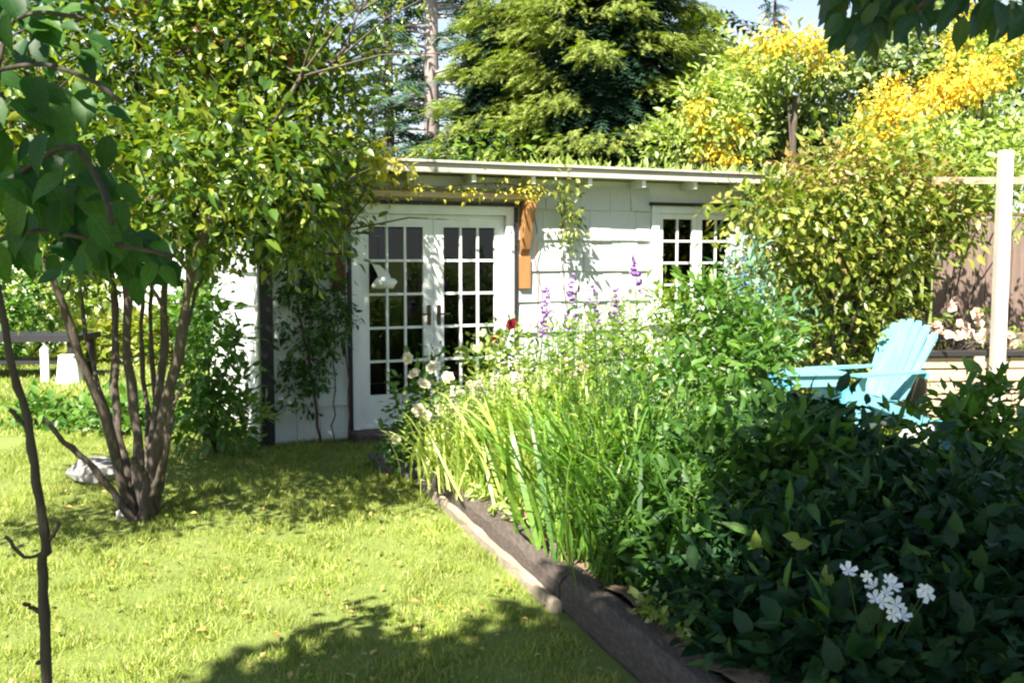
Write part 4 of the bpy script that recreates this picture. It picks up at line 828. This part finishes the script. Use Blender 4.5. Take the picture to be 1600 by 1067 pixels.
# ---------------------------------------------------------------- left background
nb = thing('white_house', "neighbour's white house with dark roof glimpsed between the tree stems", 'house', (-6.3, 17.5, 0), R(4))
MB().box(-2.6, 2.6, 0, 4, 0, 2.35).build('wall', M['house'], nb)
MB().prism([(-.4, 2.27), (2, 3.3), (4.4, 2.27), (4.4, 2.4), (2, 3.45), (-.4, 2.4)], 'x', -2.9, 2.9).build('roof', M['houseroof'], nb)
for x in (-1.3, 1.3):
    f = MB().box(x-.65, x+.65, -.06, -.002, 1.0, 1.08).box(x-.65, x+.65, -.06, -.002, 2.1, 2.18).box(x-.65, x-.57, -.058, -.002, 1.08, 2.1).box(x+.57, x+.65, -.058, -.002, 1.08, 2.1).build('window', M['white'], nb)
    MB().box(x-.57, x+.57, -.02, -.003, 1.08, 2.1).build('pane', M['glass'], f); MB().box(x-.02, x+.02, -.05, -.021, 1.08, 2.1).build('muntin', M['white'], f)
    MB().box(x-.56, x+.56, -.0028, -.001, 1.09, 2.09).build('pane_backing', M['interior'], f)  # dark sheet on the solid wall behind the pane, in the interior colour
gt = thing('garden_table', 'dark garden table on the far lawn at the left edge', 'table', (at(40, 560, 13.5).x, 13.5, 0), 0)
MB().box(-1.0, .85, -.4, .4, .50, .58).build('table_top', M['trim_dark'], gt)
for sx in (-.9, .75):
    for sy in (-.3, .3): MB().box(sx-.05, sx+.05, sy-.04, sy+.04, 0, .5).build('leg', M['trim_dark'], gt)
MB().box(-.9, .8, -.28, .28, .20, .24).build('stretcher', M['trim_dark'], gt)
for px, w_, lb in ((70, .05, 'thin white stake standing on the far lawn by the dark table'),):
    v = at(px, 560, 13.0); tag(MB().prism([(-w_, 0), (w_, 0), (w_, .42), (0, .47), (-w_, .42)], 'y', -.02, .02).build('stake', M['white'], None, (v.x, 13.0, 0)), lb, 'stake')
v = at(108, 575, 12.8); tag(MB().lathe([(.15,0),(.16,.02),(.12,.34),(.13,.36),(.10,.36)], 16).build('bucket', M['white'], None, (v.x, 12.8, 0)), 'white upturned bucket on the far lawn beside the stake', 'bucket')
for k, (px, Y, w_, h_, mt, lb) in enumerate(((-60,15,1.4,1.3,'lf_mid','rounded green shrub at the far left beyond the dark table'),(60,16.5,1.2,1.35,'lf_pale','yellow-green shrub behind the dark table'),(170,15.5,.6,.45,'lf_olive','low olive shrub on the far lawn seen between the tree stems'),
        (330,15.5,.8,1.2,'lf_mid','green shrub beyond the bright side wall of the shed'),(262,15.5,.35,.6,'lf_olive','small olive shrub behind the tree stems'))):
    v = at(px, 500, Y); bush('background_shrub', lb, 'shrub', (v.x, Y, 0), [(v.x, Y, h_*.5, w_, .7, h_*.55), (v.x+w_*.4, Y, h_*.85, w_*.5, .5, h_*.4)], 420, 5, .13, M[mt], T_SMALL, .25, .2, 0, .1, 5, .03, group='shrubs on the far lawn')
# mid-left low plants under the tree
for k, (px, Y, lb) in enumerate(((60,9.6,'low leafy border plant at the far left of the lawn'),(150,9.4,'low leafy plant behind the leftmost leaning stem'),(215,9.2,'low leafy plant right behind the upright stems'))):
    v = at(px, 500, Y); bush('border_plant', lb, 'plant', (v.x, Y, 0), [(v.x, Y, .10, .38, .3, .14)], 110, 5, .085, M['lf_mid'], T_LEAF, .14, .1, 80, .1, 0, group='low plants behind the multi-stemmed tree')

# ---------------------------------------------------------------- background trees
def conifer(px, Y, h, rad, mat, label, bark='bark_dark', nb_=110, fr=.42, z0=.6, droop=.35, name='conifer', per=18, trunk=.16, topx=0, pw=1.0, clump=False):
    v = at(px, 400, Y); base = (v.x, Y, 0); t = thing(name, label, 'tree', base, 0)
    MB().tube([(0,0,0),(0,0,h*.5),(topx,0,h)], [trunk, trunk*.65, .02], 9).build('trunk', M[bark], t, smooth=True)
    P=[];D=[];U=[];S=[]; mb = MB()
    for i in range(nb_):
        f = (i+random.random())/nb_; z = z0+(h-z0)*f; L = rad*(1-f)**pw*random.uniform(.65, 1.15)+.15; a = random.uniform(0, 6.283); dx, dy = math.cos(a), math.sin(a)
        pts = [Vector((dx*L*s, dy*L*s, z+.18*L*s-droop*L*s*s)) for s in (0, .35, .7, 1)]
        mb.tube(pts, [.03*(1-f)+.01, .02*(1-f)+.006, .01, .004], 4, False)
        k = int(per*(L/rad)+5)
        for j in range(k):
            s = random.uniform(.55, 1.05)**.6 if clump else random.uniform(.25, 1)**.7; q = Vector((dx*L*s, dy*L*s, z+.18*L*s-droop*L*s*s)); sd = random.choice((-1, 1))*random.uniform(.15, 1.1)
            d = Vector((dx-dy*sd, dy+dx*sd, random.uniform(-.55, .05))).normalized(); P.append(q+Vector(base)+Vector((-dy, dx, 0))*sd*.12*L*.5); D.append(d)
            U.append((random.gauss(0, .3), random.gauss(0, .3), 1)); S.append(fr*random.uniform(.6, 1.25)*(.55+.45*(1-f)))
    place(t, base, T_FROND, M[mat], P, D, U, S, rest='crown', indiv=0)
    o = mb.build('branch', M[bark], t); o['kind'] = 'stuff'; return t
def cedar(px, Y, h, rad, npads, label, seed):
    rd = random.Random(seed); v = at(px, 400, Y); base = (v.x, Y, 0); t = thing('cedar_tree', label, 'tree', base, 0)
    MB().tube([(0,0,0),(0,0,h*.5),(0,0,h)], [.2,.13,.02], 9).build('trunk', M['bark_dark'], t, smooth=True)
    P=[];D=[];U=[];S=[];P2=[];D2=[]; mb = MB()
    for i in range(npads):
        f = (i+rd.random())/npads; z = 1.6+(h-1.6)*f; a = i*2.4+rd.uniform(-.4, .4); L = rad*(1-f)**.5*rd.uniform(.55, 1.1)+.1; dx, dy = math.cos(a), math.sin(a)
        e = Vector((dx*L, dy*L, z)); mb.tube([(0,0,z+.1), e*.5+Vector((0,0,z*.5+.15)), e], [.03,.02,.006], 4, False); w_ = rd.uniform(.32, .62)
        for k in range(230):
            q = rdir(1)[0]*np.array([w_, w_, .15])*random.random()**.4; out = Vector((dx+q[0]*1.5, dy+q[1]*1.5, 0)).normalized()
            c = e+Vector((q[0], q[1], q[2]-.25*(q[0]**2+q[1]**2)/w_)); P.append(c+Vector(base)); D.append((out.x+random.gauss(0,.35), out.y+random.gauss(0,.35), random.uniform(-.75,.15))); U.append((random.gauss(0,.35),random.gauss(0,.35),1)); S.append(random.uniform(.10,.22))
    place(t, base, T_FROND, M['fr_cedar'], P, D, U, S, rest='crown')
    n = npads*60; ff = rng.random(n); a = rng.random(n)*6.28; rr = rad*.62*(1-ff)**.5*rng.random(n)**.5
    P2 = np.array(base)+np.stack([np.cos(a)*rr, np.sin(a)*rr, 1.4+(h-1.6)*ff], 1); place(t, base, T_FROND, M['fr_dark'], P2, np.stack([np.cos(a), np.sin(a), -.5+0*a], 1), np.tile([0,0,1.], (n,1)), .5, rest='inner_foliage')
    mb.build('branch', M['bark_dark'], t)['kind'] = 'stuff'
cedar(945, 14.5, 7.6, 1.6, 84, 'large golden-green cedar with layered drooping pads of foliage rising behind the shed', 3)
cedar(785, 15.5, 5.4, 1.1, 42, 'smaller yellow-green cedar left of the big layered cedar', 8)
conifer(676, 20, 13, 1.7, 'fr_spruce', 'slender blue-green spruce with a pale bare trunk above the shed roof', 'bark_pale', 120, .55, 3.2, .35, per=18, trunk=.19)
conifer(610, 24, 11, 1.7, 'fr_spruce', 'bluish spruce behind the tree crown at the left end of the roof', 'bark_dark', 120, .6, .8, .3, per=18)
conifer(735, 26, 14, 2.6, 'fr_spruce', 'tall dark blue spruce between the pale-trunked one and the cedars', 'bark_dark', 170, .7, 1, .3, per=22)
conifer(1000, 21, 13, 3.0, 'fr_dark', 'very dark tall fir behind the right side of the big cedar', 'bark_dark', 220, .75, 1, .35, per=26, pw=.6)
conifer(1203, 30, 9.8, 1.3, 'fr_spruce', 'small pointed fir tip standing against the sky', 'bark_dark', 90, .55, 1, .3, per=16)
conifer(860, 24, 14, 2.6, 'fr_dark', 'dark fir closing the gap behind the two cedars', 'bark_dark', 170, .75, 1, .3, per=22)
def broadtree(px, Y, blobs, n, size, mat, label, name='leafy_tree', indiv=0, tpl=T_LEAF, k=6, spread=.35, extra=None, bark='bark', cat='tree', trunk=.09, shell=.3):
    v = at(px, 400, Y); base = (v.x, Y, 0); t = thing(name, label, cat, base, 0)
    P, D = blob_points(blobs, n, shell); P[:, 2] = np.maximum(P[:, 2], .1); pos, dr, up, s = sprigs(P, D, k, spread, size, .15)
    place(t, base, tpl, M[mat], pos, dr, up, s, rest='crown', indiv=indiv)
    zt = max(b[2] for b in blobs); MB().tube(curve([(0,0,0),(.05,0,zt*.4),(0,.05,zt*.9)], 8, .03), trunk, 8).build('trunk', M[bark], t, smooth=True)
    mb = MB()
    for b in blobs:
        e = Vector(b[:3])-Vector(base); mb.tube(curve([(0,0,max(.3, e.z*.4)), Vector((e.x*.6, e.y*.6, e.z*.75)), e], 6, .03), [trunk*.5]*6+[trunk*.2] if False else trunk*.35, 6)
    mb.build('branches', M[bark], t).name = 'limb'
    return t, base
broadtree(1260, 14, [B(1250,170,14,.75,.7,.7), B(1330,150,14,.6,.6,.6), B(1200,200,14,.5,.5,.45), B(1300,240,13.8,.6,.5,.35), B(1370,90,14.2,.5,.5,.4)], 900, .12, 'lf_bg', 'broad-leaved green tree rising behind the right end of the shed')
broadtree(1500, 14.5, [B(1420,80,14.5,.5,.5,.5), B(1500,60,14.6,.6,.6,.5), B(1580,150,14.5,.6,.5,.7), B(1540,250,14,.6,.5,.5), B(1470,160,14.6,.6,.5,.5), B(1640,80,14.5,.6,.5,.7)], 900, .12, 'lf_bg', 'light green tree at the right edge behind the fence')
broadtree(1120, 15.5, [B(1110,100,15.5,.45,.5,.4), B(1090,150,15.5,.6,.5,.5), B(1060,200,15.4,.5,.5,.4), B(1150,170,15.4,.4,.4,.5)], 460, .12, 'lf_pale', 'pale green bushy tree between the cedar and the broad-leaved tree')
def yellowtree(px, Y, fl, gl, lb, n=260):
    t, base = broadtree(px, Y, gl, 340, .08, 'lf_pale', lb, 'flowering_shrub', cat='shrub', trunk=.04, spread=.25)
    P, D = blob_points(fl, n, .0); pos, dr, up, s = sprigs(P, D, 15, .22, .042, .5)
    place(t, base, T_OVAL, M['p_yellow'], pos, dr, up, s, name='bloom', rest='blossom', indiv=60); return t
yellowtree(1390, 11.6, [B(1395,165,11.5,.26,.2,.2), B(1370,215,11.5,.2,.2,.16), B(1425,200,11.5,.2,.2,.13), B(1350,240,11.4,.12,.15,.12)], [B(1390,230,11.7,.5,.4,.4), B(1420,300,11.7,.5,.4,.4)], 'flowering shrub with the largest mass of orange-yellow blossom behind the big olive shrub')
yellowtree(1500, 12.2, [B(1490,135,12.1,.26,.2,.12), B(1540,110,12.1,.16,.2,.10), B(1455,150,12.1,.12,.15,.10)], [B(1520,180,12.3,.5,.4,.4), B(1560,250,12.3,.5,.4,.4)], 'flowering shrub with a band of yellow blossom above the white post', 200)
yellowtree(1240, 13.2, [B(1205,62,13.1,.22,.2,.15), B(1265,70,13.1,.26,.2,.15), B(1170,95,13.1,.18,.2,.12), B(1285,85,13.1,.15,.15,.12)], [B(1230,100,13.3,.6,.4,.3), B(1160,130,13.3,.4,.4,.3)], 'tall shrub crowned with yellow blossom against the sky', 120)
yellowtree(1100, 12.8, [B(1093,175,12.7,.09,.1,.18), B(1150,192,12.7,.13,.1,.08), B(1112,228,12.7,.13,.1,.08), B(1140,245,12.6,.1,.1,.05)], [B(1110,170,12.9,.4,.4,.35), B(1060,225,12.9,.4,.3,.2), B(1150,220,12.9,.3,.3,.2)], 'flowering shrub with scattered orange sprays just above the shed roof', 70)
yellowtree(1520, 12.8, [B(1513,38,12.7,.10,.1,.16), B(1495,65,12.7,.1,.1,.1), B(1590,45,12.7,.16,.1,.16), B(1580,75,12.7,.14,.1,.1)], [B(1540,90,12.9,.5,.4,.3)], 'upright yellow blossom sprays near the top right corner', 90)
# low growth right behind the shed roof
for k, (px, Y, h_, mt, lb) in enumerate(((800,14,3.1,'lf_lime','yellow-green shrub showing over the middle of the shed roof'),(950,14,2.9,'lf_dark','dark shrub at the foot of the big cedar over the roof edge'),(1040,13.8,3.0,'lf_mid','mid green shrub over the roof edge above the small window'),(700,15,3.0,'fr_spruce','bluish shrub at the foot of the pale-trunked spruce'))):
    v = at(px, 400, Y); broadtree(px, Y, [(v.x, Y, h_-.35, .8, .5, .45), (v.x+.6, Y, h_-.5, .6, .5, .35), (v.x-.5, Y, h_-.6, .6, .5, .4), (v.x, Y, h_-1.2, 1.0, .5, .5)], 330, .10, mt, lb, 'background_shrub', cat='shrub', trunk=.05, tpl=T_SMALL)
# trees behind the left crown
for k, (px, Y, h_, mt, lb) in enumerate(((-160,22,4.3,'lf_mid','broad green tree far beyond the left edge of the lawn'),(30,25,3.9,'lf_lime','yellow-green tree beyond the house behind the leaves at the left'),(210,27,4.4,'lf_mid','green tree beyond the house directly behind the multi-stemmed tree'))):
    v = at(px, 400, Y+6); Y += 6; broadtree(px, Y, [(v.x, Y, h_*.72, 2.3, 1.5, h_*.28), (v.x+1.5, Y, h_*.55, 1.7, 1.2, h_*.25), (v.x-1.5, Y, h_*.55, 1.7, 1.2, h_*.25), (v.x, Y, h_*.3, 2.2, 1.2, h_*.2)], 800, .26, mt, lb, 'distant_tree', trunk=.2, tpl=T_SMALL, spread=.6)
